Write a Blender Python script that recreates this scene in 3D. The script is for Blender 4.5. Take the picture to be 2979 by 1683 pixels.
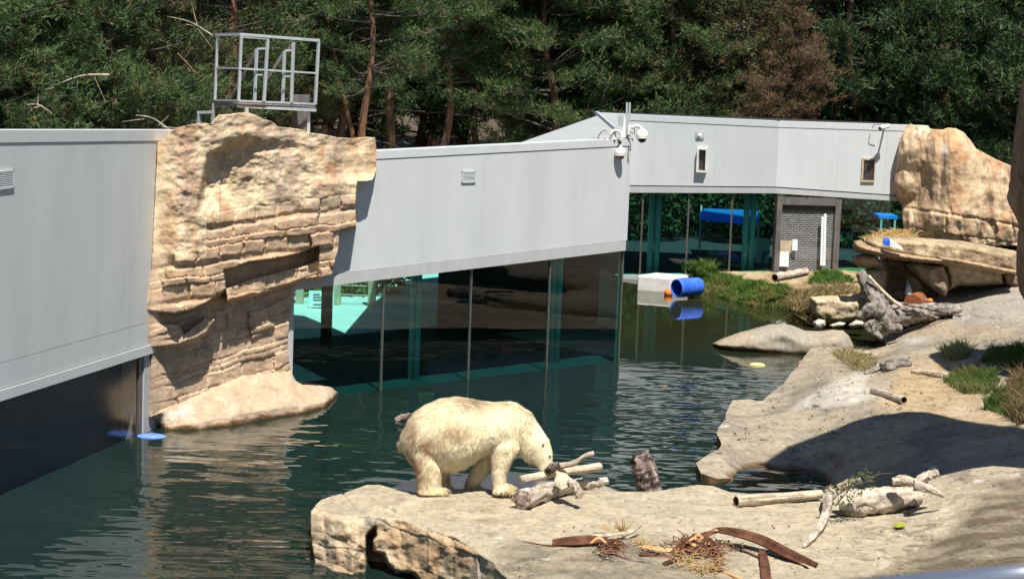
import bpy, math, random
import numpy as np
from mathutils import Vector, Matrix
random.seed(7); rng = np.random.default_rng(7)
for o in list(bpy.data.objects): bpy.data.objects.remove(o)
SC = bpy.context.scene; COL = SC.collection
# ---------------------------------------------------------------- camera, sky, sun, exposure
FPX = 6000.0; CX, CY = 1489.5, 841.5; HCAM = 7.8
TH = math.atan((CY - 100) / FPX); RO = math.radians(2.1)
CPOS = np.array([0, 0, HCAM]); FW = np.array([0, math.cos(TH), -math.sin(TH)])
RT = np.array([1.0, 0, 0]); UP = np.array([0, math.sin(TH), math.cos(TH)])
cd = bpy.data.cameras.new('camera'); cam = bpy.data.objects.new('camera', cd); COL.objects.link(cam)
cd.sensor_width = 36.0; cd.lens = 36.0 * FPX / 2979.0; cd.clip_end = 2000; cd.clip_start = 0.1
rx = RT * math.cos(RO) + UP * math.sin(RO); ux = -RT * math.sin(RO) + UP * math.cos(RO)
cam.matrix_world = Matrix(((rx[0], ux[0], -FW[0], CPOS[0]), (rx[1], ux[1], -FW[1], CPOS[1]),
                           (rx[2], ux[2], -FW[2], CPOS[2]), (0, 0, 0, 1)))
cd.dof.use_dof = True; cd.dof.focus_distance = 40.0; cd.dof.aperture_fstop = 5.0
SC.camera = cam
SUN = np.array([0.135, -0.44, 0.885]); SUN /= np.linalg.norm(SUN)
SEL = math.asin(SUN[2]); SAZ = math.atan2(SUN[0], SUN[1])
W = bpy.data.worlds.new('World'); SC.world = W; W.use_nodes = True
nt = W.node_tree; bg = nt.nodes['Background']
sky = nt.nodes.new('ShaderNodeTexSky'); sky.sky_type = 'NISHITA'; sky.sun_disc = False
sky.sun_elevation = SEL; sky.sun_rotation = SAZ; sky.air_density = 1.0; sky.dust_density = 0.3; sky.ozone_density = 3.0
nt.links.new(sky.outputs[0], bg.inputs[0]); bg.inputs[1].default_value = 0.055
ld = bpy.data.lights.new('sun', 'SUN'); ld.energy = 5.0; ld.angle = math.radians(0.53); ld.color = (1.0, 0.96, 0.89)
sun = bpy.data.objects.new('sun', ld); COL.objects.link(sun)
sun.rotation_euler = Vector(SUN).to_track_quat('Z', 'Y').to_euler(); sun.location = (20, -30, 60)
vs = SC.view_settings; vs.view_transform = 'Standard'; vs.look = 'None'; vs.exposure = 0.66; vs.gamma = 1.0
SC.cycles.max_bounces = 10; SC.cycles.transparent_max_bounces = 16; SC.cycles.use_denoising = True
SC.cycles.caustics_reflective = False; SC.cycles.caustics_refractive = False
# ---------------------------------------------------------------- measuring helpers: photograph pixels -> places in the world
def rays(u, v):
    u = np.asarray(u, float); v = np.asarray(v, float); dx = u - CX; dy = v - CY
    a = dx * math.cos(RO) + dy * math.sin(RO); b = -dx * math.sin(RO) + dy * math.cos(RO)
    return FW * FPX + a[..., None] * RT - b[..., None] * UP
def pz(u, v, z):
    d = rays(u, v); return CPOS + d * ((np.asarray(z, float) - HCAM) / d[..., 2])[..., None]
def py(u, v, y):
    d = rays(u, v); return CPOS + d * (np.asarray(y, float) / d[..., 1])[..., None]
def pl(u, v, A, B):
    d = rays(u, v); n = np.array([B[1] - A[1], -(B[0] - A[0]), 0.0])
    t = np.dot(n, np.array([A[0], A[1], 0.0])) / (d @ n); return CPOS + d * np.asarray(t)[..., None]
def ip(x, tab):
    t = np.array(tab, float); return np.interp(x, t[:, 0], t[:, 1])
def ss(a, b, x):
    t = np.clip((np.asarray(x, float) - a) / (b - a), 0, 1); return t * t * (3 - 2 * t)
# ---------------------------------------------------------------- noise
_P = np.random.default_rng(3).permutation(256); _P = np.concatenate([_P, _P, _P])
_G = np.random.default_rng(4).normal(size=(256, 3)); _G /= np.linalg.norm(_G, axis=1)[:, None]
def pn(p):
    p = np.asarray(p, float); i = np.floor(p).astype(int); f = p - i; i &= 255
    w = f * f * f * (f * (f * 6 - 15) + 10); r = 0
    for dx in (0, 1):
        for dy in (0, 1):
            for dz in (0, 1):
                h = _P[_P[_P[i[:, 0] + dx] + i[:, 1] + dy] + i[:, 2] + dz]
                g = _G[h]; dd = f - np.array([dx, dy, dz])
                wt = (w[:, 0] if dx else 1 - w[:, 0]) * (w[:, 1] if dy else 1 - w[:, 1]) * (w[:, 2] if dz else 1 - w[:, 2])
                r = r + wt * (g * dd).sum(1)
    return r * 1.5
def fbm(p, o=4, ridged=False):
    r = 0; a = 1.0; p = np.asarray(p, float).copy()
    for k in range(o):
        n = pn(p + k * 17.3); r = r + a * ((0.5 - np.abs(n)) if ridged else n); p = p * 2.03; a *= 0.5
    return r
def hsh(a, b=0):
    return np.modf(np.abs(np.sin(np.asarray(a, float) * 127.1 + np.asarray(b, float) * 311.7) * 43758.5453))[0]
# ---------------------------------------------------------------- objects
def mk(name, v, f, m=None, parent=None, smooth=False, col=None):
    me = bpy.data.meshes.new(name); me.from_pydata([tuple(map(float, p)) for p in v], [], [tuple(map(int, q)) for q in f])
    if smooth: me.polygons.foreach_set('use_smooth', np.ones(len(me.polygons), bool))
    if col is not None:
        a = me.attributes.new('col', 'FLOAT_COLOR', 'POINT'); c = np.ones((len(v), 4)); c[:, :3] = col; a.data.foreach_set('color', c.ravel())
    me.update(); o = bpy.data.objects.new(name, me); COL.objects.link(o)
    if m: me.materials.append(m)
    if parent: o.parent = parent
    return o
def mkf(name, v, tri, m=None, parent=None, smooth=False, col=None):      # fast numpy path, faces of one size
    v = np.asarray(v, np.float32); tri = np.asarray(tri, np.int32); k = tri.shape[1]
    me = bpy.data.meshes.new(name); me.vertices.add(len(v)); me.vertices.foreach_set('co', v.ravel())
    me.loops.add(tri.size); me.loops.foreach_set('vertex_index', tri.ravel()); me.polygons.add(len(tri))
    me.polygons.foreach_set('loop_start', np.arange(0, tri.size, k, dtype=np.int32))
    me.update(calc_edges=True)
    me.polygons.foreach_set('use_smooth', np.full(len(tri), smooth, bool))
    if col is not None:
        a = me.attributes.new('col', 'FLOAT_COLOR', 'POINT'); c = np.ones((len(v), 4), np.float32); c[:, :3] = col; a.data.foreach_set('color', c.ravel())
    me.validate(); o = bpy.data.objects.new(name, me); COL.objects.link(o)
    if m: me.materials.append(m)
    if parent: o.parent = parent
    return o
def tag(o, label=None, cat=None, group=None, kind=None):
    if label: o['label'] = label
    if cat: o['category'] = cat
    if group: o['group'] = group
    if kind: o['kind'] = kind
    return o
def empty(name, label=None, cat=None, group=None, loc=None, kind=None):
    o = bpy.data.objects.new(name, None); COL.objects.link(o); o.empty_display_size = 0.3
    return tag(o, label, cat, group, kind)
def copy_tree(o, parent=None):
    c = o.copy(); COL.objects.link(c); c.parent = parent
    for ch in [x for x in bpy.data.objects if x.parent == o]: copy_tree(ch, c)
    return c
class MB:
    def __init__(s): s.v = []; s.f = []
    def add(s, v, f):
        n = len(s.v); s.v += [tuple(map(float, p)) for p in v]; s.f += [tuple(int(i) + n for i in q) for q in f]; return s
    def hexa(s, a, b):                    # two quads (lists of 4 points), a in front of b
        return s.add(list(a) + list(b), [(0, 1, 2, 3), (7, 6, 5, 4), (0, 4, 5, 1), (1, 5, 6, 2), (2, 6, 7, 3), (3, 7, 4, 0)])
    def box(s, c, d, ax=(1, 0, 0)):       # centre, full sizes; ax = direction of local x in plan
        x = np.array([ax[0], ax[1], 0.0]); x /= np.linalg.norm(x); y = np.array([-x[1], x[0], 0]); z = np.array([0, 0, 1.0]); c = np.array(c, float)
        q = [[c + x * i * d[0] / 2 + y * sgn * d[1] / 2 + z * k * d[2] / 2 for i, k in ((-1, -1), (1, -1), (1, 1), (-1, 1))] for sgn in (-1, 1)]
        return s.hexa(q[0], q[1])
    def bar(s, p, q, w, h=None):          # square bar between two points
        h = h or w; p = np.array(p, float); q = np.array(q, float); t = q - p; t /= np.linalg.norm(t)
        a = np.cross(t, [0, 0, 1.0]); a = np.array([1.0, 0, 0]) if np.linalg.norm(a) < 1e-3 else a / np.linalg.norm(a); b = np.cross(a, t)
        e = [(-1, -1), (1, -1), (1, 1), (-1, 1)]
        return s.hexa([p + a * i * w / 2 + b * j * h / 2 for i, j in e], [q + a * i * w / 2 + b * j * h / 2 for i, j in e])
    def tube(s, pts, rad, seg=10, namp=0, nfreq=3.0, caps=True, seed=0, flat=1.0):
        v, f = tube_mesh(pts, rad, seg, namp, nfreq, caps, seed, flat); return s.add(v, f)
    def sph(s, c, r, seg=16, rings=10, sc=(1, 1, 1), lo=-1.0, hi=1.0):
        v = []; f = []
        for i in range(rings + 1):
            z = lo + (hi - lo) * i / rings; ang = math.asin(max(-1, min(1, z))); 
            for j in range(seg):
                t = 2 * math.pi * j / seg; v.append((c[0] + r * sc[0] * math.cos(ang) * math.cos(t), c[1] + r * sc[1] * math.cos(ang) * math.sin(t), c[2] + r * sc[2] * math.sin(ang)))
        for i in range(rings):
            for j in range(seg):
                a = i * seg + j; b = i * seg + (j + 1) % seg; f.append((a, b, b + seg, a + seg))
        f.append(tuple(range(seg))[::-1]); f.append(tuple(rings * seg + j for j in range(seg)))
        return s.add(v, f)
    def build(s, name, m, parent=None, smooth=False, col=None): return mk(name, s.v, s.f, m, parent, smooth, col)
def resample(pts, rad, n):
    pts = np.array(pts, float); rad = np.array(rad if np.ndim(rad) else [rad] * len(pts), float)
    L = np.concatenate([[0], np.cumsum(np.linalg.norm(np.diff(pts, axis=0), axis=1))]); t = np.linspace(0, L[-1], n)
    # Catmull-Rom through the points
    idx = np.clip(np.searchsorted(L, t, side='right') - 1, 0, len(pts) - 2); w = (t - L[idx]) / np.maximum(L[idx + 1] - L[idx], 1e-9)
    p1 = pts[idx]; p2 = pts[idx + 1]; p0 = pts[np.maximum(idx - 1, 0)]; p3 = pts[np.minimum(idx + 2, len(pts) - 1)]; w = w[:, None]
    c = 0.5 * (2 * p1 + (p2 - p0) * w + (2 * p0 - 5 * p1 + 4 * p2 - p3) * w ** 2 + (3 * p1 - p0 - 3 * p2 + p3) * w ** 3)
    return c, np.interp(t, L, rad)
GRAIN = {}
def tube_mesh(pts, rad, seg=10, namp=0, nfreq=3.0, caps=True, seed=0, flat=1.0, n=None, grain=0.0):
    if n or len(pts) > 2 or namp: pts, rad = resample(pts, rad, n or max(8, 4 * len(pts)))
    else: pts = np.array(pts, float); rad = np.array(rad if np.ndim(rad) else [rad] * len(pts), float)
    T = np.gradient(pts, axis=0); T /= np.linalg.norm(T, axis=1)[:, None] + 1e-12
    a = np.cross(T[0], [0, 0, 1.0]); a = np.array([1.0, 0, 0]) if np.linalg.norm(a) < 1e-3 else a / np.linalg.norm(a)
    v = []; th = np.arange(seg) * 2 * math.pi / seg; gs = []
    for i in range(len(pts)):
        a = a - T[i] * (a @ T[i]); a /= np.linalg.norm(a); b = np.cross(T[i], a)
        d = np.cos(th)[:, None] * a + np.sin(th)[:, None] * b * flat
        r = np.full(seg, rad[i])
        if namp:
            q = np.stack([np.cos(th) * 1.3 + seed * 9.1, np.sin(th) * 1.3 + seed, np.full(seg, i * 0.18 * nfreq / 3 + seed * 3.3)], 1)
            r = r * (1 + namp * fbm(q * nfreq / 2.5, 3))
        if grain:
            q = np.stack([np.cos(th) * 4.2 + seed * 5.1, np.sin(th) * 4.2 + seed * 2.3, np.full(seg, i * 0.07 + seed)], 1); g = fbm(q, 3, True) - 0.35; gs.append(g); r = r * (1 + grain * g)
        v.append(pts[i] + d * r[:, None])
    GRAIN['g'] = np.concatenate(gs) if grain else None
    v = np.concatenate(v); f = []; m = len(pts)
    for i in range(m - 1):
        for j in range(seg):
            p = i * seg + j; q = i * seg + (j + 1) % seg; f.append((p, q, q + seg, p + seg))
    if caps: f.append(tuple(range(seg))[::-1]); f.append(tuple((m - 1) * seg + j for j in range(seg)))
    return v, f
def inpoly(U, V, poly):
    P = np.array(poly, float); x0, y0 = P[:, 0], P[:, 1]; x1, y1 = np.roll(x0, -1), np.roll(y0, -1); r = np.zeros(U.shape, bool)
    for a, b, c, d in zip(x0, y0, x1, y1):
        if b == d: continue
        r ^= ((b > V) != (d > V)) & (U < (c - a) * (V - b) / (d - b) + a)
    return r
def dpoly(U, V, poly):
    P = np.array(poly, float); Q = np.roll(P, -1, 0); r = np.full(U.shape, 1e9)
    for (a, b), (c, d) in zip(P, Q):
        L = (c - a) ** 2 + (d - b) ** 2 + 1e-9; t = np.clip(((U - a) * (c - a) + (V - b) * (d - b)) / L, 0, 1)
        r = np.minimum(r, np.hypot(U - a - t * (c - a), V - b - t * (d - b)))
    return r
def gridsurf(name, u0, u1, v0, v1, st, poly, pos, skirt, colf, m, parent=None, stv=None, skcol=None):
    """surface measured on a pixel grid inside an outline; pos gives real 3-D places; skirt closes it behind its outline"""
    us = np.arange(u0, u1 + st, st); vs_ = np.arange(v0, v1 + (stv or st), stv or st); U, V = np.meshgrid(us, vs_)
    # pull grid points that lie just outside onto the outline so that edges are not stepped
    if callable(poly): ins = poly(U, V)
    else:
        ins = inpoly(U, V, poly); P = np.array(poly, float); Q = np.roll(P, -1, 0)
        bx = np.zeros(U.shape); by = np.zeros(U.shape); r = np.full(U.shape, 1e9)
        for (a, b), (c, d) in zip(P, Q):
            L = (c - a) ** 2 + (d - b) ** 2 + 1e-9; t = np.clip(((U - a) * (c - a) + (V - b) * (d - b)) / L, 0, 1)
            x = a + t * (c - a); y = b + t * (d - b); dd = np.hypot(U - x, V - y); k = dd < r
            r[k] = dd[k]; bx[k] = x[k]; by[k] = y[k]
        near = (~ins) & (r < 0.75 * max(st, stv or st)); U = np.where(near, bx, U); V = np.where(near, by, V); ins = ins | near
    P = pos(U.ravel(), V.ravel()); c = colf(U.ravel(), V.ravel(), P) if colf else None
    ny, nx = U.shape; I = np.arange(ny * nx).reshape(ny, nx)
    cell = ins[:-1, :-1] & ins[1:, :-1] & ins[:-1, 1:] & ins[1:, 1:]
    a, b, cc, d = I[:-1, :-1][cell], I[1:, :-1][cell], I[1:, 1:][cell], I[:-1, 1:][cell]
    F = np.stack([a, b, cc, d], 1)
    E = np.concatenate([F[:, [0, 1]], F[:, [1, 2]], F[:, [2, 3]], F[:, [3, 0]]]); key = np.sort(E, 1); kk = key[:, 0] * (ny * nx) + key[:, 1]
    uq, ix, cnt = np.unique(kk, return_index=True, return_counts=True); B = E[ix[cnt == 1]]
    V3 = [P]; F3 = [F]; C3 = [c]; base = len(P)
    if skirt is not None:
        bi = np.unique(B); mp = -np.ones(len(P), int); prev = None
        if skcol is not None:      # hard edge: the side faces get vertices of their own
            prev = np.zeros(len(P), int); prev[bi] = base + np.arange(len(bi)); base += len(bi); V3.append(P[bi]); C3.append(np.ones((len(bi), 3)) * np.array(skcol) * (0.8 + 0.5 * hsh(np.arange(len(bi)) // 3))[:, None])
        for k, sk in enumerate(skirt if isinstance(skirt, list) else [skirt]):
            SP = sk(P[bi]); V3.append(SP)
            if c is not None: C3.append(c[bi] if skcol is None else np.ones((len(bi), 3)) * np.array(skcol) * 0.6)
            new = np.zeros(len(P), int); new[bi] = base + np.arange(len(bi)); base += len(bi)
            lo = (lambda e: e) if prev is None else (lambda e, pr=prev: pr[e])
            F3.append(np.stack([lo(B[:, 1]), lo(B[:, 0]), new[B[:, 0]], new[B[:, 1]]], 1)); prev = new
    VV = np.concatenate(V3); FF = np.concatenate(F3); CC = np.concatenate(C3) if c is not None else None
    used = np.unique(FF); mp = -np.ones(len(VV), int); mp[used] = np.arange(len(used))
    return mkf(name, VV[used], mp[FF], m, parent, True, CC[used] if CC is not None else None)
def pebble(name, poly, y, thick, m, st=4, edge=None, namp=0.0, nsc=2.0, colf=None, parent=None, lean=None, oct_=4, ridged=False, backk=1.0):
    """a closed stone: outline measured in the photo at distance y, swelling `thick` metres to the front and to the back"""
    P = np.array(poly, float); yy = (lambda u, v: np.full(np.shape(u), float(y))) if lean is None else lean
    us = np.arange(P[:, 0].min() - st, P[:, 0].max() + 2 * st, st); vs_ = np.arange(P[:, 1].min() - st, P[:, 1].max() + 2 * st, st)
    e = (edge or 0.5 * min(np.ptp(P[:, 0]), np.ptp(P[:, 1])))
    def pos(sg):
        def f(U, V):
            ins = inpoly(U, V, poly); d = np.where(ins, dpoly(U, V, poly), 0); t = np.clip(d / e, 0, 1); h = thick * np.sqrt(1 - (1 - t) ** 2) * (1 if sg < 0 else backk)
            q = py(U, V, yy(U, V) + sg * h)
            if namp:
                n = fbm(q * nsc, oct_, ridged); q = py(U, V, yy(U, V) + sg * (h + namp * n * np.clip(d / 6, 0, 1)))
            return q
        return f
    a = gridsurf(name, us[0], us[-1], vs_[0], vs_[-1], st, poly, pos(-1), None, colf, m, parent)
    b = gridsurf(name, us[0], us[-1], vs_[0], vs_[-1], st, poly, pos(1), None, colf, m, parent)
    # weld front and back along the shared outline
    ma, mb = a.data, b.data; n = len(ma.vertices)
    va = np.zeros(n * 3); ma.vertices.foreach_get('co', va); vb = np.zeros(len(mb.vertices) * 3); mb.vertices.foreach_get('co', vb)
    fa = np.array([tuple(p.vertices) for p in ma.polygons]); fb = np.array([tuple(p.vertices) for p in mb.polygons])[:, ::-1] + n
    v = np.concatenate([va.reshape(-1, 3), vb.reshape(-1, 3)]); f = np.concatenate([fa, fb])
    E = np.concatenate([fa[:, [0, 1]], fa[:, [1, 2]], fa[:, [2, 3]], fa[:, [3, 0]]]); key = np.sort(E, 1); kk = key[:, 0] * (n + 1) + key[:, 1]
    uq, ix, cnt = np.unique(kk, return_index=True, return_counts=True); B = E[ix[cnt == 1]]
    f = np.concatenate([f, np.stack([B[:, 1], B[:, 0], B[:, 0] + n, B[:, 1] + n], 1)])
    col = None
    if colf:
        ca = np.zeros(n * 4); ma.attributes['col'].data.foreach_get('color', ca); ca = ca.reshape(-1, 4)[:, :3]; col = np.concatenate([ca, ca])
    bpy.data.objects.remove(a); bpy.data.objects.remove(b); bpy.data.meshes.remove(ma); bpy.data.meshes.remove(mb)
    return mkf(name, v, f, m, parent, True, col)
# ---------------------------------------------------------------- materials
def pm(name, c1, c2=None, scale=4.0, rough=0.85, bump=0.0, bscale=20.0, attr=False, metal=0.0, spec=0.3, stretch=(1, 1, 1), detail=6.0, amt=1.0, crack=0.0, cscale=1.5, trans=0.0, coords='Object', contrast=(0.3, 0.7), speck=None, streak=0.0):
    m = bpy.data.materials.new(name); m.use_nodes = True; n = m.node_tree; N = n.nodes; L = n.links; b = N['Principled BSDF']
    b.inputs['Roughness'].default_value = rough; b.inputs['Metallic'].default_value = metal; b.inputs['Specular IOR Level'].default_value = spec
    tc = N.new('ShaderNodeTexCoord'); mp = N.new('ShaderNodeMapping'); mp.inputs['Scale'].default_value = stretch; L.new(tc.outputs[coords], mp.inputs[0])
    ns = N.new('ShaderNodeTexNoise'); ns.inputs['Scale'].default_value = scale; ns.inputs['Detail'].default_value = detail; ns.inputs['Roughness'].default_value = 0.6; L.new(mp.outputs[0], ns.inputs['Vector'])
    cr = N.new('ShaderNodeValToRGB'); cr.color_ramp.elements[0].position = contrast[0]; cr.color_ramp.elements[1].position = contrast[1]
    cr.color_ramp.elements[0].color = (*c1, 1); cr.color_ramp.elements[1].color = (*(c2 or c1), 1); L.new(ns.outputs[0], cr.inputs[0]); out = cr.outputs[0]
    for sp in ([speck] if speck else []) + ([(5.0, streak, (1.6, 1.6, 0.05))] if streak else []):     # fine grit, or run-off streaks
        mp2 = N.new('ShaderNodeMapping'); mp2.inputs['Scale'].default_value = sp[2] if len(sp) > 2 else (1, 1, 1); L.new(tc.outputs[coords], mp2.inputs[0])
        n3 = N.new('ShaderNodeTexNoise'); n3.inputs['Scale'].default_value = sp[0]; n3.inputs['Detail'].default_value = 5; n3.inputs['Roughness'].default_value = 0.7; L.new(mp2.outputs[0], n3.inputs['Vector'])
        r3 = N.new('ShaderNodeMapRange'); r3.inputs[1].default_value = 0.3; r3.inputs[2].default_value = 0.62; r3.inputs[3].default_value = 1 - sp[1]; r3.inputs[4].default_value = 1.0 + sp[1] * 0.25; L.new(n3.outputs[0], r3.inputs[0])
        v3 = N.new('ShaderNodeVectorMath'); v3.operation = 'SCALE'; L.new(out, v3.inputs[0]); L.new(r3.outputs[0], v3.inputs['Scale']); out = v3.outputs[0]
    if attr:
        at = N.new('ShaderNodeAttribute'); at.attribute_name = 'col'; mx = N.new('ShaderNodeMix'); mx.data_type = 'RGBA'; mx.blend_type = 'MULTIPLY'; mx.inputs[0].default_value = amt
        L.new(at.outputs[0], mx.inputs[6]); L.new(out, mx.inputs[7]); out = mx.outputs[2]
    L.new(out, b.inputs['Base Color'])
    if bump or crack:
        h = None
        if bump:
            nb = N.new('ShaderNodeTexNoise'); nb.inputs['Scale'].default_value = bscale; nb.inputs['Detail'].default_value = 8; nb.inputs['Roughness'].default_value = 0.65; L.new(mp.outputs[0], nb.inputs['Vector']); h = nb.outputs[0]
        if crack:
            vo = N.new('ShaderNodeTexVoronoi'); vo.feature = 'DISTANCE_TO_EDGE'; vo.inputs['Scale'].default_value = cscale
            ad = N.new('ShaderNodeVectorMath'); ad.operation = 'ADD'; sc_ = N.new('ShaderNodeVectorMath'); sc_.operation = 'SCALE'; sc_.inputs['Scale'].default_value = 0.35
            n2 = N.new('ShaderNodeTexNoise'); n2.inputs['Scale'].default_value = cscale * 2; L.new(mp.outputs[0], n2.inputs['Vector']); L.new(n2.outputs[1], sc_.inputs[0]); L.new(mp.outputs[0], ad.inputs[0]); L.new(sc_.outputs[0], ad.inputs[1]); L.new(ad.outputs[0], vo.inputs['Vector'])
            mr = N.new('ShaderNodeMapRange'); mr.inputs['From Max'].default_value = 0.035; L.new(vo.outputs['Distance'], mr.inputs[0])
            mu = N.new('ShaderNodeMath'); mu.operation = 'MULTIPLY'; mu.inputs[1].default_value = crack; L.new(mr.outputs[0], mu.inputs[0])
            if h is None: h = mu.outputs[0]
            else:
                a2 = N.new('ShaderNodeMath'); a2.operation = 'ADD'; L.new(h, a2.inputs[0]); L.new(mu.outputs[0], a2.inputs[1]); h = a2.outputs[0]
        bp = N.new('ShaderNodeBump'); bp.inputs['Strength'].default_value = 1.0; bp.inputs['Distance'].default_value = bump or 0.02; L.new(h, bp.inputs['Height']); L.new(bp.outputs[0], b.inputs['Normal'])
    if trans:
        t = N.new('ShaderNodeBsdfTranslucent'); L.new(out, t.inputs[0]); ms = N.new('ShaderNodeMixShader'); ms.inputs[0].default_value = trans
        L.new(b.outputs[0], ms.inputs[1]); L.new(t.outputs[0], ms.inputs[2]); L.new(ms.outputs[0], N['Material Output'].inputs[0])
    return m
def glassmat(name, tint, ior=1.5, dim=1.0, ro=0.01):
    m = bpy.data.materials.new(name); m.use_nodes = True; n = m.node_tree; N = n.nodes; L = n.links; N.remove(N['Principled BSDF'])
    t = N.new('ShaderNodeBsdfTransparent'); t.inputs[0].default_value = (*tint, 1); g = N.new('ShaderNodeBsdfGlossy'); g.inputs['Roughness'].default_value = ro; g.inputs['Color'].default_value = (dim, dim, dim, 1)
    fr = N.new('ShaderNodeFresnel'); ge = N.new('ShaderNodeNewGeometry'); mr = N.new('ShaderNodeMapRange'); mr.inputs[3].default_value = ior; mr.inputs[4].default_value = 1.0; L.new(ge.outputs['Backfacing'], mr.inputs[0]); L.new(mr.outputs[0], fr.inputs[0]); ms = N.new('ShaderNodeMixShader'); L.new(fr.outputs[0], ms.inputs[0]); L.new(t.outputs[0], ms.inputs[1]); L.new(g.outputs[0], ms.inputs[2]); L.new(ms.outputs[0], N['Material Output'].inputs[0])
    return m
M = {}
M['wall'] = pm('painted_panel', (0.495, 0.518, 0.52), (0.54, 0.56, 0.56), 0.8, 0.55, 0.0, 60, spec=0.4, stretch=(1, 1, 0.4), streak=0.025, speck=(0.8, 0.08, (1.1, 1.1, 0.3)))
M['trim'] = pm('painted_trim', (0.49, 0.512, 0.515), (0.53, 0.552, 0.555), 2.5, 0.5, spec=0.4, streak=0.04)
M['fascia'] = pm('fascia_paint', (0.40, 0.40, 0.40), (0.45, 0.45, 0.45), 2.5, 0.55, spec=0.4, stretch=(2, 2, 0.5), streak=0.04)
M['dark'] = pm('dark_gap', (0.02, 0.02, 0.02), (0.03, 0.03, 0.03), 5, 0.9)
M['roof'] = pm('roof_membrane', (0.30, 0.315, 0.32), (0.34, 0.355, 0.36), 1.2, 0.8)
M['steel'] = pm('galvanised_steel', (0.42, 0.44, 0.46), (0.55, 0.57, 0.58), 9, 0.45, metal=0.35, spec=0.5)
M['panelb'] = pm('brown_grey_panel', (0.115, 0.098, 0.09), (0.15, 0.13, 0.12), 1.2, 0.7, streak=0.2)
M['bronze'] = pm('weathered_metal', (0.10, 0.09, 0.08), (0.22, 0.20, 0.19), 5, 0.5, metal=0.4, stretch=(1, 1, 0.4))
M['mullion'] = pm('mullion_metal', (0.12, 0.11, 0.10), (0.20, 0.17, 0.15), 6, 0.45, metal=0.5)
M['glass'] = glassmat('tinted_glass', (0.51, 0.87, 0.83), 1.5); M['glassb'] = glassmat('green_glass', (0.54, 0.90, 0.86), 1.5)
M['glassd'] = glassmat('dark_glass', (0.80, 0.80, 0.80), 1.5, 0.85, 0.13)
M['white'] = pm('white_plastic', (0.66, 0.63, 0.57), (0.78, 0.76, 0.72), 3, 0.4, spec=0.4, speck=(7, 0.2))
M['black'] = pm('black_plastic', (0.01, 0.01, 0.011), (0.02, 0.02, 0.02), 6, 0.25, spec=0.5)
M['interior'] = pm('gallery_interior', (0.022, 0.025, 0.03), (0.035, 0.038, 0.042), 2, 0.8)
M['column'] = pm('column_paint', (0.44, 0.46, 0.44), (0.50, 0.52, 0.50), 3, 0.5)
M['plaza'] = pm('pale_concrete', (0.52, 0.52, 0.50), (0.62, 0.62, 0.60), 1.5, 0.9, 0.004, 15)
M['rock'] = pm('carved_rock', (0.74, 0.70, 0.66), (1.12, 1.11, 1.09), 3.2, 0.95, 0.014, 12, attr=True, spec=0.1, contrast=(0.28, 0.72), speck=(14, 0.20))
M['shore'] = pm('trowelled_rock', (0.80, 0.79, 0.78), (1.08, 1.08, 1.07), 3.0, 0.9, 0.016, 22, attr=True, spec=0.15, stretch=(1, 1, 1), speck=(11, 0.28))
M['stone'] = pm('rough_stone', (0.55, 0.5, 0.46), (1.25, 1.2, 1.12), 6, 0.95, 0.03, 12, attr=True, spec=0.1, speck=(16, 0.4))
M['wood'] = pm('weathered_wood', (0.16, 0.115, 0.08), (0.50, 0.42, 0.325), 7, 0.9, 0.02, 18, spec=0.1, contrast=(0.3, 0.6))
M['woodg'] = pm('grey_driftwood', (0.045, 0.04, 0.038), (0.36, 0.335, 0.30), 7, 0.9, 0.03, 14, spec=0.1, contrast=(0.3, 0.65))
M['woodp'] = pm('pale_wood', (0.36, 0.27, 0.175), (0.56, 0.46, 0.335), 6, 0.85, 0.01, 26, spec=0.15)
M['bark'] = pm('rough_bark', (0.04, 0.033, 0.03), (0.36, 0.27, 0.23), 7, 0.95, 0.03, 14, spec=0.1, contrast=(0.4, 0.62))
M['cutend'] = pm('cut_wood_end', (0.07, 0.035, 0.025), (0.42, 0.33, 0.28), 10, 0.95, 0.02, 20, spec=0.1, contrast=(0.38, 0.6))
M['hollow'] = pm('hollow_inside', (0.10, 0.035, 0.015), (0.2, 0.08, 0.03), 10, 0.9)
M['sheath'] = pm('palm_sheath', (0.050, 0.022, 0.014), (0.150, 0.066, 0.040), 5, 0.8, 0.004, 40, spec=0.1, stretch=(1, 1, 1))
M['sheathin'] = pm('palm_sheath_inside', (0.50, 0.24, 0.10), (0.62, 0.34, 0.16), 6, 0.6, spec=0.3)
M['fibre'] = pm('palm_fibre', (0.12, 0.052, 0.028), (0.27, 0.13, 0.065), 9, 0.8)
M['straw'] = pm('dry_straw', (0.45, 0.30, 0.12), (0.62, 0.46, 0.22), 9, 0.9, trans=0.2)
M['grass'] = pm('green_grass', (0.8, 0.8, 0.8), (1.2, 1.2, 1.1), 6, 0.8, attr=True, trans=0.3, spec=0.15)
M['needle'] = pm('pine_needles', (0.8, 0.8, 0.8), (1.15, 1.15, 1.1), 1.2, 0.65, attr=True, trans=0.25, spec=0.25)
M['trunk'] = pm('pine_bark', (0.045, 0.028, 0.022), (0.20, 0.11, 0.072), 3.5, 0.95, 0.03, 9, spec=0.1, stretch=(1, 1, 0.35), contrast=(0.35, 0.65))
M['trunko'] = pm('orange_pine_bark', (0.11, 0.06, 0.038), (0.29, 0.16, 0.092), 3.5, 0.95, 0.03, 9, spec=0.1, stretch=(1, 1, 0.35))
M['twig'] = pm('dead_twig', (0.05, 0.042, 0.036), (0.12, 0.10, 0.083), 5, 0.9)
M['blue'] = pm('blue_plastic', (0.025, 0.10, 0.55), (0.055, 0.18, 0.74), 4, 0.5, spec=0.35, speck=(9, 0.35))
M['bluef'] = pm('pale_blue_plastic', (0.10, 0.20, 0.75), (0.16, 0.28, 0.85), 5, 0.5)
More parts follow.
